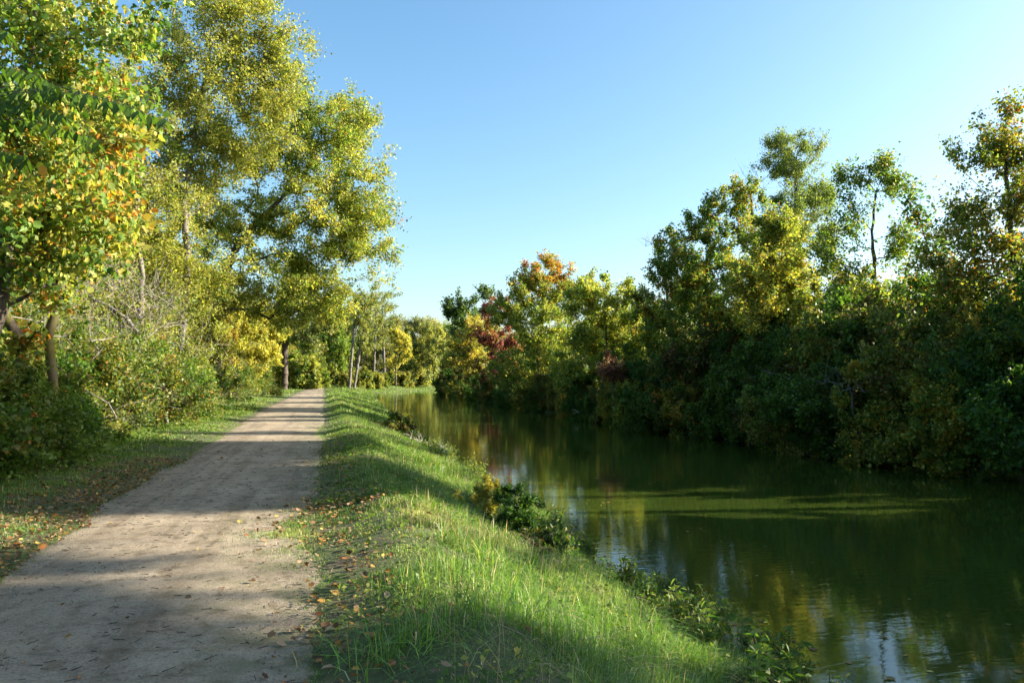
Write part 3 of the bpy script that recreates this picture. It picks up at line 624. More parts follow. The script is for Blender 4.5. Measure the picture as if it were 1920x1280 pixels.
for (px_, py_2, d_, sd_, lab) in [(1590, 715, 26.5, 65, 'pale broken branches in the shaded hedge below the open-crowned tree'), (1480, 690, 31, 67, 'grey dead branches in the hedge below the golden tree')]:
    q = at(px_, py_2, d_); g_ = np.array([q[0]+.6, q[1], float(ground_z(q[0]+.6, q[1]))])
    plant('dead_branch', g_, [g_, (g_+q)/2+[0, 0, .1], q], [(q+[-.2, 0, .1], (1.1, .9, .5), 1.)], 24, 0, .1, DK, sd_, lab, 'dead branch', bark=BARK_GREY, base_r=.04, tip_r=.008, clump_r=.5, twigs=2, seg=.35, wood_name='limb')
# ================================================================== prototypes, copied for hedgerow and wood
def proto(name, h, rx, nclump, nleaf, leaf, pal, seed, label, cat, bark=BARK_DARK, tall=False, loc=(0, 0), group=None, **kw):
    b = np.array([loc[0], loc[1], float(ground_z(loc[0], loc[1]))]); rng = np.random.RandomState(seed)
    if tall:
        tk = [b, b+[0, 0, h*.3], b+[.1, .1, h*.6], b+[0, .2, h*.85]]
        bl = []
        for i in range(9):
            f = rng.uniform(.32, .95); a = rng.uniform(0, 6.28); r = rx*(1.05-f)*1.1+.3
            bl.append((b+[math.cos(a)*r*.5, math.sin(a)*r*.5, h*f], (rx*rng.uniform(.4, .7), rx*rng.uniform(.4, .7), h*rng.uniform(.09, .16)), 1.))
        return plant(name, b, tk, bl, nclump, nleaf, leaf, pal, seed, label, cat, bark=bark, group=group, **kw)
    tk = [b, b+[.05, .05, h*.2]]
    bl = []
    for i in range(7):
        a = rng.uniform(0, 6.28); q = rng.uniform(0, .7)
        bl.append((b+[math.cos(a)*rx*q, math.sin(a)*rx*q, h*(.16 if i < 2 else rng.uniform(.25, .78))], (rx*rng.uniform(.4, .65)*(1.25 if i < 2 else 1),)*2+(h*rng.uniform(.18, .3),), 1.))
    return plant(name, b, tk, bl, nclump, nleaf, leaf, pal, seed, label, cat, bark=bark, group=group, wood_name='stem', crown_name='foliage', **kw)
def put(root, x, y, rng, s, label=None, group=None, first=False, hs=1.0, sink=0.):
    z = float(ground_z(x, y))-sink
    if first and label: root['label'] = label
    if first: root.location = (x, y, z); root.scale = (s, s, s*hs); root.rotation_euler[2] = rng.uniform(0, 6.28); return root
    return copy_tree(root, (x, y, z), rng.uniform(0, 6.28), s, label, group, hscale=hs)

rng = np.random.RandomState(77)
GB = 'shrubs lining the far edge of the canal'; LB = 'shaded shrub of the hedge along the far water edge'
shr = [proto('canal_shrub', 3.6, 1.9, 150, 15000, .10, pal_, 200+i, LB, 'shrub', clump_r=.42, base_r=.06, tip_r=.006, group=GB)
       for i, pal_ in enumerate([[(G1, 3), (G2, 4), (G3, 1)], [(G2, 3), (OL, 3), (BR, 1), (YG, 1)], [(G1, 2), (G2, 3), (BR, 2), (OR, .3)], [(YG, 2), (G2, 3), (GO, 1)]])]
used = set(); y = -7.0; k = 0
while y < 186:
    for row in range(2):
        x = float(edge_r(y)) + (-.3 if row == 0 else 2.1) + rng.uniform(-.45, .4); yy = y+rng.uniform(-.6, .6)+row*1.1
        i = rng.choice(4, p=[.4, .25, .2, .15]); s = rng.uniform(.75, 1.12)*(1.0 if row == 0 else 1.12)*(1 if y > 11 else 1.4)*(.52 if 11.4 < y < 16.2 else 1)*(.72 if 46 < y < 130 else 1)
        lb = ['dark green', 'olive-brown', 'rusty dark', 'yellow-green'][i]+['', ' taller'][s > 1.05]+' shrub '+('hanging over the far water ' if row == 0 else 'behind the far hedge front ')+mark(x, yy, RIGHT_MARKS)
        put(shr[i], x, yy, rng, s, lb, GB, first=(i not in used), hs=rng.uniform(.9, 1.2)); used.add(i)
    y += 1.75 if y < 50 else (2.5 if y < 90 else 3.8)
# second line of trees along the right bank behind the hedge
GT = 'mixed trees filling the row behind the far hedge'; LT = 'mid-sized mixed tree filling the row behind the hedge of the far bank'
mid = [proto('bank_tree', 7.5, 2.6, 190, 15000, .125, pal_, 300+i, LT, 'tree', tall=True, clump_r=.55, base_r=.12, tip_r=.008, group=GT)
       for i, pal_ in enumerate([[(G1, 1), (G2, 4), (G3, 3)], [(G2, 2), (G3, 3), (YG, 4), (GO, .5)], [(BR, .8), (G2, 3.5), (OL, 3), (OR, .3)]])]
used = set()
spots = [(26, -8, 1.5),  (27, 18.5, .8)]
spots += [(24.5, 20, .62), (23.5, 23, .62), (23.8, 26, .66), (24, 30, .8), (24.5, 33, .8), (24.5, 37, .95), (25, 40, 1.0), (24, 44, 1.0), (25, 50, 1.05), (24.5, 57, 1.0), (25, 65, 1.05), (26, 73, 1.1), (26, 82, 1.0), (27, 90, 1.0), (28, 99, .95), (28, 108, .95), (29, 118, 1.0), (30, 128, 1.0), (31, 139, 1.0), (33, 150, 1.0), (36, 163, 1.1), (41, 177, 1.1), (48, 190, 1.1), (57, 202, 1.1), (68, 212, 1.1)]
for j, (x, y, s) in enumerate(spots):
    i = j % 3; put(mid[i], x, y, rng, s, ['dark green', 'gold-green', 'brownish'][i]+' mid-sized far-bank tree '+mark(x, y, RIGHT_MARKS), GT, first=(i not in used)); used.add(i)

for x, y, sd_, hh in [(24.5, -3.4, 374, 14.0), (25.0, -.6, 371, 14.5), (25.5, 1.5, 372, 14.8), (25.5, 8.7, 373, 14.2), (24.6, 10.4, 375, 13.8), (26, 13.2, 376, 14.5), (25, 15.6, 377, 13.5)]:
    bq = np.array([x, y, float(ground_z(x, y))]); rr = np.random.RandomState(sd_)
    plant('cottonwood_tree', bq, [bq, bq+[0, 0, 5], bq+[.2, .1, 9], bq+[0, 0, hh-1]], [(bq+[rr.uniform(-1.3, 1.3), rr.uniform(-1.7, 1.7), rr.uniform(9.6, hh-1)], (1.5, 1.5, 1.1), 1.) for _ in range(10)],
        300, 27000, .14, [(G2, 3), (YG, 3), (GO, 1)], sd_, 'tall clear-stemmed tree of the far bank, beyond the right frame edge', 'tree', group='tall trees beyond the right frame edge', base_r=.2, clump_r=.6)
# wood behind the left verge
GW = 'trees of the wood behind the left verge'; LW = 'thin-crowned grey-stemmed tree of the wood behind the left undergrowth'
wd = [proto('woodland_tree', 9.5, 2.9, 170, 9500, .14, pal_, 320+i, LW, 'tree', tall=True, bark=BARK_GREY, clump_r=.75, base_r=.16, tip_r=.009, twigs=6, group=GW)
      for i, pal_ in enumerate([TW, [(YG, 3), (OL, 2), (G3, 2)], [(OL, 4), (BR, 1), (GG, 2)], [(YG2, 3), (YG, 3), (G2, 1)]])]
used = set(); ws = []
for y in np.arange(14, 190, 5.5):
    for x0 in (-9.6, -12, -15, -19, -25):
        if y < 34 and x0 == -9.6 and rng.rand() < .4: continue
        ws.append((x0-rng.uniform(-1.5, 2.5)-(2.0 if y > 60 else 0), y+rng.uniform(-2.5, 2.5)))
ws += [(x_+rng.uniform(-2, 2), 236+rng.uniform(-8, 30)) for x_ in np.arange(-42, 60, 3.6)] + [(x_, 262+rng.uniform(-8, 20)) for x_ in np.arange(-40, 60, 5)]
for j, (x, y) in enumerate(ws):
    if x > edge_l(y)-3: continue
    i = int(rng.randint(0, 4)); put(wd[i], x, y, rng, rng.uniform(.8, 1.2)*(1.8 if y > 200 else 1.15 if y > 80 else 1.05), ['olive', 'yellow-green', 'brown-grey', 'yellow'][i]+' thin-crowned tree of the left wood '+('standing farther back ' if x < -12 else '')+mark(x, y, LEFT_MARKS), GW, first=(i not in used)); used.add(i)

# undergrowth, left
GU = 'bushes of the undergrowth along the left verge'
LU = ['bright green leafy bush of the undergrowth along the left verge', 'olive twiggy bush of the undergrowth along the left verge', 'yellow-tinged bush of the undergrowth along the left verge']
ub = [proto('verge_bush', 2.7, 1.5, 130, 10500, lf, pal_, 340+i, LU[i], 'bush', clump_r=.36, base_r=.035, tip_r=.004, group=GU, twigs=5, fill=.8)
      for i, (pal_, lf) in enumerate([([(G3, 4), (G2, 5), (G1, 1)], .08), ([(OL, 2.5), (G2, 4), (G1, 1.5), (OR, .15)], .068), ([(YG, 2.2), (OL, 3), (G2, 3), (G3, 1)], .075)])]
used = set(); ul = []
for y in np.arange(10.5, 62, 1.55):
    xe = float(np.interp(y, [10, 17, 28, 45, 72], [-5.9, -5.4, -6.6, -8.1, -9.2]))
    for row in range(3):
        ul.append((xe-row*1.9-rng.uniform(-.3, .5), y+rng.uniform(-.5, .5), row))
for (px_, d_) in [(318, 25.5), (345, 31), (352, 34), (368, 38), (385, 43), (400, 44.5), (412, 46), (425, 48), (442, 55), (455, 56), (378, 41), (330, 33), (470, 62), (482, 68), (495, 72), (20, 13)]:
    q = at(px_, 700, d_); ul.append((q[0]-.3, q[1], 0))
for y in np.arange(18, 62, 2.0): ul.append((-11.5-.04*y-rng.uniform(0, 1.5), y, 3))
for y in np.arange(62, 150, 3.2): ul.append((-10-rng.uniform(-.4, 1.2), y, 1)); ul.append((-13-rng.uniform(-.4, 1.2), y, 2))
for j, (x, y, row) in enumerate(ul):
    pr = [.7, .15, .15] if y < 20 else ([.25, .45, .3] if y < 34 else [.15, .4, .45])
    i = int(rng.choice(3, p=pr)); s = rng.uniform(.7, 1.0)+row*.33+(.2 if y > 22 else 0)
    put(ub[i], x, y, rng, s, ['bright green leafy', 'olive twiggy', 'yellow-tinged'][i]+' bush '+['fronting', 'amid', 'behind', 'deep in'][row]+' the left undergrowth '+mark(x, y, LEFT_MARKS), GU, first=(i not in used), hs=rng.uniform(.85, 1.15)); used.add(i)
GN = 'bare twiggy bushes among the left undergrowth'
tw_ = proto('bare_bush', 4.4, 2.1, 60, 900, .07, [(OL, 3), (G2, 2)], 355, 'leafless grey twiggy bush', 'bush', bark=BARK_DEAD, clump_r=.8, base_r=.04, tip_r=.006, group=GN, twigs=3)
for j, (px_, d_, s) in enumerate([(150, 19, .95), (205, 22, 1.0), (245, 25, 1.05), (285, 28, 1.0), (130, 23, 1.3), (180, 28, 1.4), (320, 33, 1.1), (355, 38, 1.2), (225, 33, 1.5), (70, 20, 1.2), (395, 46, 1.2), (30, 24, 1.5)]):
    q = at(px_, 700, d_); put(tw_, q[0], q[1], rng, s, 'leafless grey twiggy bush '+['above the green leafy bushes ', 'standing tall '][s > 1.15]+mark(q[0], q[1], LEFT_MARKS), GN, first=(j == 0))
# bushes closing the far end of the lawn and the point
GF = 'bushes closing the far end of the lawn'; LF = 'low olive bush closing the far end of the lawn and path'
fb = proto('lawn_bush', 4.2, 2.6, 110, 7500, .26, [(OL, 3), (G2, 3), (YG, 2)], 360, LF, 'bush', clump_r=.6, base_r=.08, tip_r=.012, group=GF)
first = True
for (px_, d_, s) in [(500, 140, .9), (515, 150, .8), (530, 145, .8), (548, 150, .9), (565, 160, .9), (580, 165, .8), (590, 190, 1.2), (598, 175, .8), (640, 165, .8), (655, 150, 1.), (672, 160, 1.1), (690, 158, .9), (708, 165, 1.2), (725, 170, 1.), (738, 172, .9), (752, 200, 1.3), (770, 215, 1.4), (792, 220, 1.3), (812, 225, 1.3), (835, 225, 1.4), (628, 200, 1.4), (612, 225, 1.6), (600, 215, 1.5), (560, 130, 1.4), (540, 125, 1.5), (575, 150, 1.6), (590, 140, 1.1)]:
    q = at(px_, 700, d_)
    while q[0] > edge_l(q[1])-2: d_ += 4; q = at(px_, 700, d_)
    s *= rng.uniform(.55, 1.35); put(fb, q[0]+rng.uniform(-1.5, .5), q[1]+rng.uniform(-2, 6), rng, s, 'low olive bush closing the far lawn '+mark(q[0], q[1], LEFT_MARKS), GF, first=first); first = False

# ================================================================== bank plants, grass, litter
def bankz(x, y): return np.maximum(ground_z(x, y), WATER_Z)
rng = np.random.RandomState(99)
def small_bush(px, py, d, h, r, pal_, seed, label, name='bank_bush', leaf=.06, n=2600, **kw):
    q = at(px, py, d); b = np.array([q[0], q[1], float(bankz(q[0], q[1]))])
    bl = [(b+[rng.uniform(-.3, .3)*r, rng.uniform(-.3, .3)*r, h*f], (r*.75, r*.75, h*.32), 1.) for f in (.3, .5, .68)]
    return plant(name, b, [b, b+[0, 0, h*.2]], bl, 46, n, leaf, pal_, seed, label, 'bush', base_r=.015, tip_r=.003, clump_r=r*.28, wood_name='stem', crown_name='foliage', twigs=3, seg=.25, **kw)
small_bush(948, 985, 11.2, .62, .42, [(G1, 5), (G2, 2)], 401, 'rounded dark green bush at the water edge of the near bank', shape='long')
small_bush(1012, 1008, 10.3, .38, .34, [(G1, 4), (G2, 1), (BR, 1)], 402, 'low dark bush just right of the rounded dark bush by the water', shape='long', n=1500)
small_bush(893, 930, 12.6, .45, .42, [(YG2, 3), (YL, 1.5), (YG, 2)], 403, 'yellow-leaved bush on the near bank left of the rounded dark bush', n=1900)
small_bush(752, 795, 34, .7, .9, [(BR, 1.5), (G2, 3), (OL, 2)], 404, 'brown-green bush leaning over the water halfway along the near bank', leaf=.09, n=2600)
small_bush(915, 935, 13.3, .4, .25, [(GG, 3), (G2, 3)], 405, 'small grey-green bush between the yellow-leaved bush and the water', n=700)
pxb = at(795, 832, 27.5); b = np.array([pxb[0]-.1, pxb[1], WATER_Z])
plant('driftwood', b, [b, b+[.2, .1, .25]], [(b+[.3, 0, .3], (.7, .5, .25), 1.)], 26, 0, .1, DK, 406, 'tangle of bare pale driftwood at the near water edge', 'driftwood', bark=BARK_PALE, base_r=.03, tip_r=.008, clump_r=.3, twigs=2, seg=.3, wood_name='branch')
pxb = at(1104, 790, 55); b = np.array([pxb[0], pxb[1], WATER_Z])
plant('fallen_branch', b, [b, b+[-.4, .0, .35], b+[-.9, 0, .6]], [(b+[-.8, 0, .6], (.4, .3, .2), 1.)], 6, 0, .1, DK, 407, 'pale fallen branch poking out of the water below the far bank', 'branch', bark=BARK_PALE, base_r=.06, tip_r=.02, clump_r=.3, twigs=1, seg=.3, wood_name='stem')

# broad-leaved waterside plants
GS = 'leafy plants along the near water edge'; LS = 'knee-high leafy plant in the strip along the near water edge'
def weed(seed, n, h, leaf, pal_, label, grp):
    r_ = np.random.RandomState(seed); b = np.array([4.0, 8.0, -1.1])
    P0 = []; P1 = []; C = []
    for i in range(n):
        a = r_.uniform(0, 6.28); l = r_.uniform(.1, .55); p = np.array([r_.uniform(-.08, .08), r_.uniform(-.08, .08), -.1]); prev = p
        hh = h*r_.uniform(.6, 1.1)
        for k_ in range(1, 7):
            f = k_/6; q = p+np.array([math.cos(a)*l*f*f*h, math.sin(a)*l*f*f*h, hh*(f-.25*f*f*l)+.1*f]); P0.append(prev); P1.append(q)
            for _ in range(3): C.append(q+r_.normal(0, leaf*.45, 3))
            prev = q
    root = empty('waterside_plant', b); tag(root, label, 'plant', grp)
    P0 = np.array(P0); P1 = np.array(P1)
    V, F = tubes(P0, P1, np.full(len(P0), .004), np.full(len(P0), .003), 4); mesh('stem', V, F, 4, bark_stem, root, smooth=True)
    C = np.array(C); v, F, nper, k = leaves(C, leaf, r_, .3, 'long', .5)
    lc = pick(pal_, len(C), np.arange(len(C))//18, len(C)//18+1, r_); mesh('foliage', v, F, nper, LEAF, root, colr=np.repeat(lc, k, 0)); return root
bark_stem = bark_material('green_stem', (.06, .08, .02), (.14, .10, .04))
wp = [weed(501, 12, .50, .082, [(G3, 4), (G2, 4), (YG, 1)], LS, GS), weed(502, 12, .42, .075, [(G2, 4), (G1, 3), (OL, 1)], LS, GS), weed(503, 10, .45, .065, [(YG, 2), (G3, 3), (GG, 2)], LS, GS)]
used = set()
ys = np.concatenate([np.arange(4.4, 13, .12), np.arange(13, 34, .33), np.arange(34, 60, 1.0)])
for y in ys:
    el = float(edge_l(y)); i = 0 if (y < 7.8 and rng.rand() < .55) else int(rng.randint(1, 3)); 
    x = el-rng.uniform(-.2, .75); s = rng.uniform(.55, 1.0)*(1 if y < 20 else 1.25)
    z = float(bankz(x, y)); r = wp[i]
    if i not in used: r.location = (x, y, z); r.scale = (s,)*3; used.add(i)
    else: copy_tree(r, (x, y, z), rng.uniform(0, 6.28), s, ['broad-leaved', 'dark small-leaved', 'pale green'][i]+' plant at the near water edge '+('at the bottom of the picture' if y < 6.5 else 'below the two dark bushes' if y < 9.5 else 'by the dark rounded bush' if y < 12.5 else 'beyond the yellow-leaved bush' if y < 20 else 'short of the driftwood' if y < 28 else 'beyond the driftwood'), GS)

# posts at the far end of the path
def post(px, d, h, r, mat_, label):
    q = at(px, 700, d); z = float(ground_z(q[0], q[1])); o = empty('path_post', (q[0], q[1], z)); tag(o, label, 'post', 'posts at the far end of the path')
    P0 = np.array([[0, 0, -.2], [0, 0, h]]); P1 = np.array([[0, 0, h], [0, 0, h+r*.7]])
    V, F = tubes(P0, P1, np.array([r, r]), np.array([r, r*.25]), 10); mesh('shaft', V, F, 4, mat_, o)
    V, F = tubes(np.array([[0, 0, h*.72]]), np.array([[0, 0, h*.84]]), np.array([r*1.07]), np.array([r*1.07]), 10); mesh('band', V, F, 4, BARK_DARK if mat_ is BARK_PALE else BARK_PALE, o)
post(613, 168, .95, .17, BARK_PALE, 'pale post standing in the far end of the path')
post(618, 170, 1.3, .20, BARK_DARK, 'dark taller post beside the pale post at the far end of the path')

# ---- grass: one mass
def blades(x, y, h, wd, col, rng, lean=.35, arch=1.):
    n = len(x); z = bankz(x, y)-.01; l = np.abs(rng.normal(0, lean, n)).clip(0, 1.6); la = rng.uniform(0, 6.283, n)
    dx, dy = np.cos(la)*l, np.sin(la)*l
    down = np.clip((x-1.0)/2.0, 0, 1)*np.where(x < 10, 1, 0); dx = dx+down*.5*rng.rand(n)
    l = np.hypot(dx, dy); wa = la+1.57+rng.normal(0, .7, n); ca, sa = np.cos(wa), np.sin(wa)
    B = np.stack([x, y, z], 1)
    def p(f, w_):
        c = B+np.stack([dx*h*f**1.7, dy*h*f**1.7, h*(f*(1-.12*l)-.42*arch*2*np.minimum(l, 1.5)*f**3*.5)], 1)
        o_ = np.stack([ca*wd*w_, sa*wd*w_, np.zeros(n)], 1); return c-o_, c+o_
    a0, a1 = p(0, .42); b0, b1 = p(.4, .45); c0_, c1_ = p(.75, .3); t0, t1 = p(1, 0.03)
    V = np.stack([a0, a1, b1, b0, c1_, c0_, t0], 1).reshape(-1, 3); k = np.arange(n)[:, None]*7
    F = np.concatenate([k+np.array([0, 1, 2, 3]), k+np.array([3, 2, 4, 5]), k+np.array([5, 4, 6])], 1).ravel(); nper = np.tile([4, 4, 3], n)
    return V, F, nper, np.repeat(col, 7, 0)
def merge(L):
    V = []; F = []; Np = []; Cc = []; o_ = 0
    for v, f, n_, c in L: V.append(v); F.append(f+o_); Np.append(n_); Cc.append(c); o_ += len(v)
    return np.concatenate(V), np.concatenate(F), np.concatenate(Np), np.concatenate(Cc)
def gcol(x, y, rng):
    g1, g2, g3 = np.array((.06, .13, .022)), np.array((.17, .30, .042)), np.array((.33, .38, .12)); tan = np.array((.46, .38, .21))
    a_ = noise2(x, y, 1.3, 61)*.5+.5; b_ = noise2(x, y, 2.6, 62)*.5+.5; c_2 = noise2(x, y, .8, 63)
    r_ = rng.rand(len(x)); t = np.clip(a_*.7+.3*r_, 0, 1)[:, None]; c = g1*(1-t)+g2*t
    dry = np.clip(b_*1.5-.95+.5*(r_-.5), 0, 1)[:, None]; c = c*(1-dry)+g3*dry
    d2 = ((rng.rand(len(x)) < .09+.30*np.clip(c_2-.35, 0, 1)))[:, None]; c = np.where(d2, tan, c)
    return c*(1+.16*noise2(x, y, 7, 64)[:, None]+.30*rng.normal(0, 1, (len(x), 1))).clip(.35, 1.9)
L = []; rng = np.random.RandomState(7)
def band(n, y0, y1, h0, wd, side, keepfun=None, yp=1.0, lean=.35):
    y = y0+(y1-y0)*rng.rand(n)**yp
    if side == 'R':
        a_ = path_r(y)-.02; b_ = edge_l(y)+.05; x = a_+(b_-a_)*rng.rand(n)
    else:
        b_ = path_l(y)+.02; far = np.where(y < 50, -7.0-.05*(y-14), -9.5); x = b_+(far-b_)*rng.rand(n)
    e = (x-path_r(y)) if side == 'R' else (path_l(y)-x)
    cl = noise2(x, y, 5.5, 71)*.5+.5; cb = noise2(x, y, 1.2, 72)*.5+.5
    den = np.clip(e/.35, .06, 1)*np.clip(.25+cl*1.1, 0, 1)
    litter = ((noise2(x, y, 1.6, 73) > .18) & (e < 1.1)) | (noise2(x, y, 2.4, 75) > .62)          # worn leaf-strewn patches by the path
    den = np.where(litter, den*.22, den)
    k = rng.rand(n) < den
    x, y, e, cl, cb = x[k], y[k], e[k], cl[k], cb[k]; n2 = len(x)
    h = h0*(.35+.65*np.clip(e/.9, 0, 1))*(.35+1.5*(cb*cl)**1.2)*rng.uniform(.5, 1.25, n2)
    if side == 'R': h = h*(1+.55*np.clip((x-1.4)/1.5, 0, 1))*np.where(x > edge_l(y)-.3, .8, 1)
    else: h = h*.62
    L.append(blades(x, y, h, wd*np.exp(rng.normal(-.1, .42, n2)), gcol(x, y, rng), rng, lean=lean))
band(270000, 2.2, 8, .085, .0048, 'R', lean=1.3, yp=1.0)
band(230000, 8, 17, .13, .0060, 'R', lean=1.1)
band(120000, 17, 36, .18, .010, 'R', lean=.6)
band(60000, 36, 75, .22, .018, 'R')
band(50000, 75, 190, .26, .045, 'R')
band(70000, 6, 16, .20, .0055, 'L'); band(90000, 16, 36, .24, .010, 'L'); band(60000, 36, 80, .24, .02, 'L'); band(35000, 80, 190, .26, .05, 'L')
n_ = 16000; x = -.5+rng.normal(0, .26, n_); y = 8.8+rng.normal(0, .75, n_)-.5*(x+.5); k_ = (rng.rand(n_) < np.clip(noise2(x, y, 4.5, 74)+.35, 0, 1)) & (x > path_l(y))
x, y = x[k_], y[k_]; L.append(blades(x, y, rng.uniform(.02, .075, len(x)), rng.uniform(.003, .006, len(x)), gcol(x, y, rng)*1.1, rng, lean=.8))
n_ = 9000; y = 3+25*rng.rand(n_); x = path_r(y)-np.abs(rng.normal(0, .13, n_)); L.append(blades(x, y, rng.uniform(.02, .06, n_), rng.uniform(.003, .007, n_), gcol(x, y, rng), rng, lean=.8))
n_ = 7000; y = 5+25*rng.rand(n_); x = path_l(y)+np.abs(rng.normal(0, .13, n_)); L.append(blades(x, y, rng.uniform(.02, .06, n_), rng.uniform(.003, .007, n_), gcol(x, y, rng), rng, lean=.8))
n_ = 60000; y = rng.uniform(175, 245, n_); x = rng.uniform(-8, 45, n_); k_ = x < edge_l(y)+.5; x, y = x[k_], y[k_]; L.append(blades(x, y, rng.uniform(.1, .4, len(x)), np.full(len(x), .08), gcol(x, y, rng), rng))
# right bank skirt
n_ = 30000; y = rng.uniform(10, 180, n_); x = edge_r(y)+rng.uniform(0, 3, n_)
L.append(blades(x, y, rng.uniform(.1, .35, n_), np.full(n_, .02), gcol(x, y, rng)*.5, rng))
# long arching tussocks
tx = []; ty = []
for (px_, py_2, d_) in [(700, 925, 12.3), (672, 935, 12), (745, 925, 12.6), (960, 1250, 5.2), (1060, 1190, 5.6), (860, 1240, 4.9), (1000, 1180, 6.0), (1150, 1230, 5.6), (1080, 1260, 5.0), (905, 1050, 7.4), (780, 1180, 5.6), (1180, 1110, 7.2), (800, 1270, 4.6), (1230, 1190, 6.5), (1110, 1110, 6.8), (960, 1120, 6.4), (840, 1150, 5.8), (730, 1260, 4.5)]:
    q = at(px_, py_2, d_); m_ = 170; tx.append(q[0]+rng.normal(0, .16, m_)); ty.append(q[1]+rng.normal(0, .16, m_))
for _ in range(70):
    yy = 4+22*rng.rand()**1.2; xx = rng.uniform(.9, float(edge_l(yy))-.1); m_ = 130; tx.append(xx+rng.normal(0, .10, m_)); ty.append(yy+rng.normal(0, .10, m_))
nbig = sum(len(q_) for q_ in tx)
for _ in range(620):
    yy = 3.4+14*rng.rand()**1.3; xx = rng.uniform(1.3, float(edge_l(yy))); m_ = 46; tx.append(xx+rng.normal(0, .06, m_)); ty.append(yy+rng.normal(0, .06, m_))
tx = np.concatenate(tx); ty = np.concatenate(ty)
L.append(blades(tx, ty, rng.uniform(.10, .30, len(tx))*np.where(np.arange(len(tx)) < nbig, 1.2, 1), rng.uniform(.003, .0065, len(tx))*np.where(np.arange(len(tx)) < nbig, 1.3, 1), gcol(tx, ty, rng)*1.15, rng, lean=1.3, arch=1.3))
n_ = 2600; y = 3.5+26*rng.rand(n_)**1.2; x = rng.uniform(.6, 4.2, n_); k_ = (x < edge_l(y)) & (noise2(x, y, 1.5, 91) > .1); x, y = x[k_], y[k_]
L.append(blades(x, y, rng.uniform(.2, .42, len(x)), np.full(len(x), .0035), np.array((.42, .34, .18))*rng.uniform(.6, 1.3, (len(x), 1)), rng, lean=.5))
V, F, nper, cc_ = merge(L); g = mesh('grass', V, F, nper, GRASS, colr=cc_); tag(g, kind='stuff', cat='grass', label='green and straw-coloured grass on the verges and the canal bank')

# ---- low broad-leaved ground cover in the turf
n_ = 17000; y = 3.2+20*rng.rand(n_)**1.2; x = path_r(y)+(edge_l(y)-path_r(y))*rng.rand(n_)
k = (noise2(x, y, 1.9, 81) > -.05); x, y = x[k], y[k]
y2 = 7+40*rng.rand(24000)**1.2; x2 = path_l(y2)-rng.rand(24000)**.8*4.2; k = noise2(x2, y2, .9, 82)+(-3.6-x2)*.5 > .3; x = np.concatenate([x, x2[k]]); y = np.concatenate([y, y2[k]])
C = np.stack([x, y, bankz(x, y)+rng.uniform(.02, .14, len(x))*np.where(x < -3.8, 1.6, 1)], 1)
v, F, nper, k = leaves(C, .031, rng, 0, 'diamond', 1.2); v = v.reshape(-1, 4, 3); sc_ = (1+C[:, 1]*.04)[:, None, None]; v = C[:, None]+(v-C[:, None])*sc_
lc = pick([(G2, 4), (G3, 3), (YG, .8)], len(C), (np.abs(x*3).astype(int)*7+(y*3).astype(int)) % 400, 400, rng)
g = mesh('ground_cover', v.reshape(-1, 3), F, nper, LEAF, colr=np.repeat(lc, k, 0)); tag(g, kind='stuff', cat='ground cover', label='low broad-leaved weeds growing through the grass')

# ---- fallen leaves
def litter(n, y0, y1, xf, yp=1.0):
    y = y0+(y1-y0)*rng.rand(n)**yp; return xf(y, n), y
parts_ = []
x, y = litter(1500, 3, 20, lambda y, n: path_r(y)+rng.normal(.2, .22, n)); parts_.append((x, y))
x, y = litter(3200, 6.0, 17, lambda y, n: path_l(y)-np.abs(rng.normal(0, .8, n))+.15); parts_.append((x, y))
x, y = litter(500, 17, 60, lambda y, n: path_l(y)-np.abs(rng.normal(0, .8, n))+.2); parts_.append((x, y))
x, y = litter(120, 4, 22, lambda y, n: rng.uniform(-3, 0, n)); parts_.append((x, y))
x, y = litter(160, 4, 14, lambda y, n: rng.uniform(.3, 3.4, n)); parts_.append((x, y))
x = -.6+rng.normal(0, .3, 60); y = 9+rng.normal(0, .9, 60); parts_.append((x, y))
q = at(660, 945, 10); x = q[0]+rng.normal(0, .45, 260); y = q[1]+rng.normal(0, .5, 260); parts_.append((x, y))
q = at(680, 1262, 4.9); x = q[0]+rng.normal(0, .3, 60); y = q[1]+rng.normal(0, .25, 60); parts_.append((x, y))
x = np.concatenate([a_ for a_, b_ in parts_]); y = np.concatenate([b_ for a_, b_ in parts_])
on = (x > path_l(y)) & (x < path_r(y))
zz = bankz(x, y)+np.where(on, .035, rng.uniform(.02, .07, len(x)))
C = np.stack([x, y, zz], 1); v, F, nper, k = leaves(C, .044, rng, 0, 'maple', 2.0)
lc = pick([((.45, .34, .08), .9), ((.34, .20, .04), 2.0), ((.36, .13, .03), 1.2), (BR, 6), ((.07, .04, .02), 3), ((.30, .22, .13), 4)], len(C), np.arange(len(C)), len(C), rng, conc=3)
g = mesh('fallen_leaves', v, F, nper, LITTER, colr=np.repeat(lc, k, 0)); tag(g, kind='stuff', cat='fallen leaves', label='yellow, orange and brown leaves fallen on the path and its edges')

# ---- leaves drifting on the water near the bank
n_ = 260; y = 6+40*rng.rand(n_)**1.4; x = edge_l(y)+.15+np.abs(rng.normal(0, 1.6, n_))
C = np.stack([x, y, np.full(n_, WATER_Z+.008)], 1); v, F, nper, k = leaves(C, .06, rng, 0, 'maple', 30.); v[:, 2] = WATER_Z+.004+np.abs(v[:, 2]-WATER_Z)*.3
lc = pick([((.45, .36, .1), 2), ((.34, .20, .04), 2), (BR, 3)], len(C), np.arange(len(C)), len(C), rng, conc=3)
g = mesh('floating_leaves', v, F, nper, LITTER, colr=np.repeat(lc, k, 0)); tag(g, kind='stuff', cat='floating leaves', label='small yellow and brown leaves floating on the canal by the near bank')
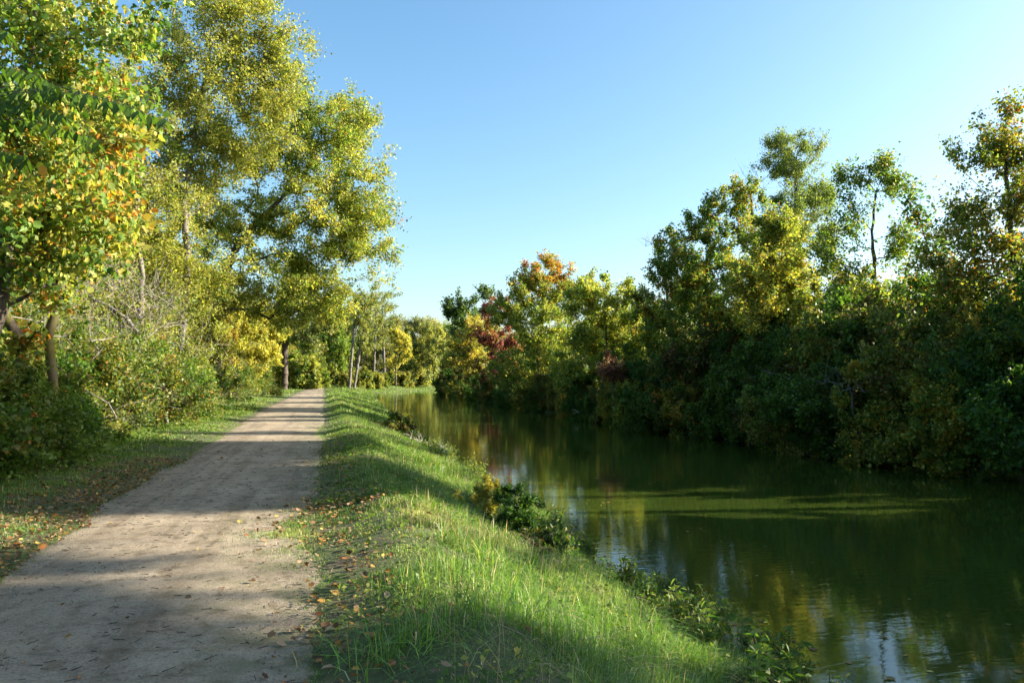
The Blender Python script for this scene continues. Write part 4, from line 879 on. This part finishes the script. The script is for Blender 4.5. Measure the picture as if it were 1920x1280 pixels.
# ---- mud and stones at the near water edge
n_ = 1500; y = 5+50*rng.rand(n_)**1.3; x = edge_l(y)+rng.normal(-.05, .12, n_); s = np.abs(rng.normal(0, .035, n_))+.015
oc = rng.normal(0, 1, (14, 3)); oc /= np.linalg.norm(oc, axis=1, keepdims=True)
oc = np.array([[1, 0, 0], [.5, .87, 0], [-.5, .87, 0], [-1, 0, 0], [-.5, -.87, 0], [.5, -.87, 0], [0, 0, .7], [0, 0, -.7]])
v = np.stack([x, y, np.maximum(ground_z(x, y), WATER_Z-.02)], 1)[:, None]+oc[None]*s[:, None, None]*rng.uniform(.6, 1.3, (n_, 8, 1))
fc = np.array([[i, (i+1) % 6, 6] for i in range(6)]+[[(i+1) % 6, i, 7] for i in range(6)]); F = (np.arange(n_)[:, None, None]*8+fc[None]).ravel()
c0 = np.array((.10, .085, .06))*rng.uniform(.4, 1.5, (n_, 1)); g = mesh('shore_stones', v.reshape(-1, 3), F, 3, LITTER, colr=np.repeat(c0, 8, 0)); tag(g, kind='stuff', cat='stones', label='dark mud clods and stones along the near water line')
# ---- twigs and small stones on the path
n_ = 900; y = 3.2+16*rng.rand(n_)**1.3; x = path_l(y)+(path_r(y)-path_l(y))*rng.rand(n_)
a_ = rng.uniform(0, 6.283, n_); l_ = rng.uniform(.02, .08, n_); z = ground_z(x, y)+.032
P0 = np.stack([x, y, z], 1); P1 = P0+np.stack([np.cos(a_)*l_, np.sin(a_)*l_, rng.uniform(-.002, .006, n_)], 1)
V, F = tubes(P0, P1, np.full(n_, .003), np.full(n_, .002), 4); g = mesh('path_twigs', V, F, 4, BARK_DARK); tag(g, kind='stuff', cat='twigs', label='bits of dark twig scattered on the path')
n_ = 9000; y = 3.0+14*rng.rand(n_)**1.6; x = path_l(y)+(path_r(y)-path_l(y))*rng.rand(n_); s = np.abs(rng.normal(0, .003, n_))+.0022
t_ = np.linspace(0, 1, 1); z = ground_z(x, y)+.022
oc = np.array([[1, 0, 0], [0, 1, 0], [-1, 0, 0], [0, -1, 0], [0, 0, .8], [0, 0, -.6]]); v = np.stack([x, y, z], 1)[:, None]+oc[None]*s[:, None, None]*rng.uniform(.6, 1.3, (n_, 6, 1))
fc = np.array([[0, 1, 4], [1, 2, 4], [2, 3, 4], [3, 0, 4], [1, 0, 5], [2, 1, 5], [3, 2, 5], [0, 3, 5]]); F = (np.arange(n_)[:, None, None]*6+fc[None]).ravel()
c0 = np.array((.27, .235, .18))*rng.uniform(.35, 1.3, (n_, 1)); g = mesh('path_gravel', v.reshape(-1, 3), F, 3, LITTER, colr=np.repeat(c0, 6, 0)); tag(g, kind='stuff', cat='gravel', label='loose grit on the surface of the path')
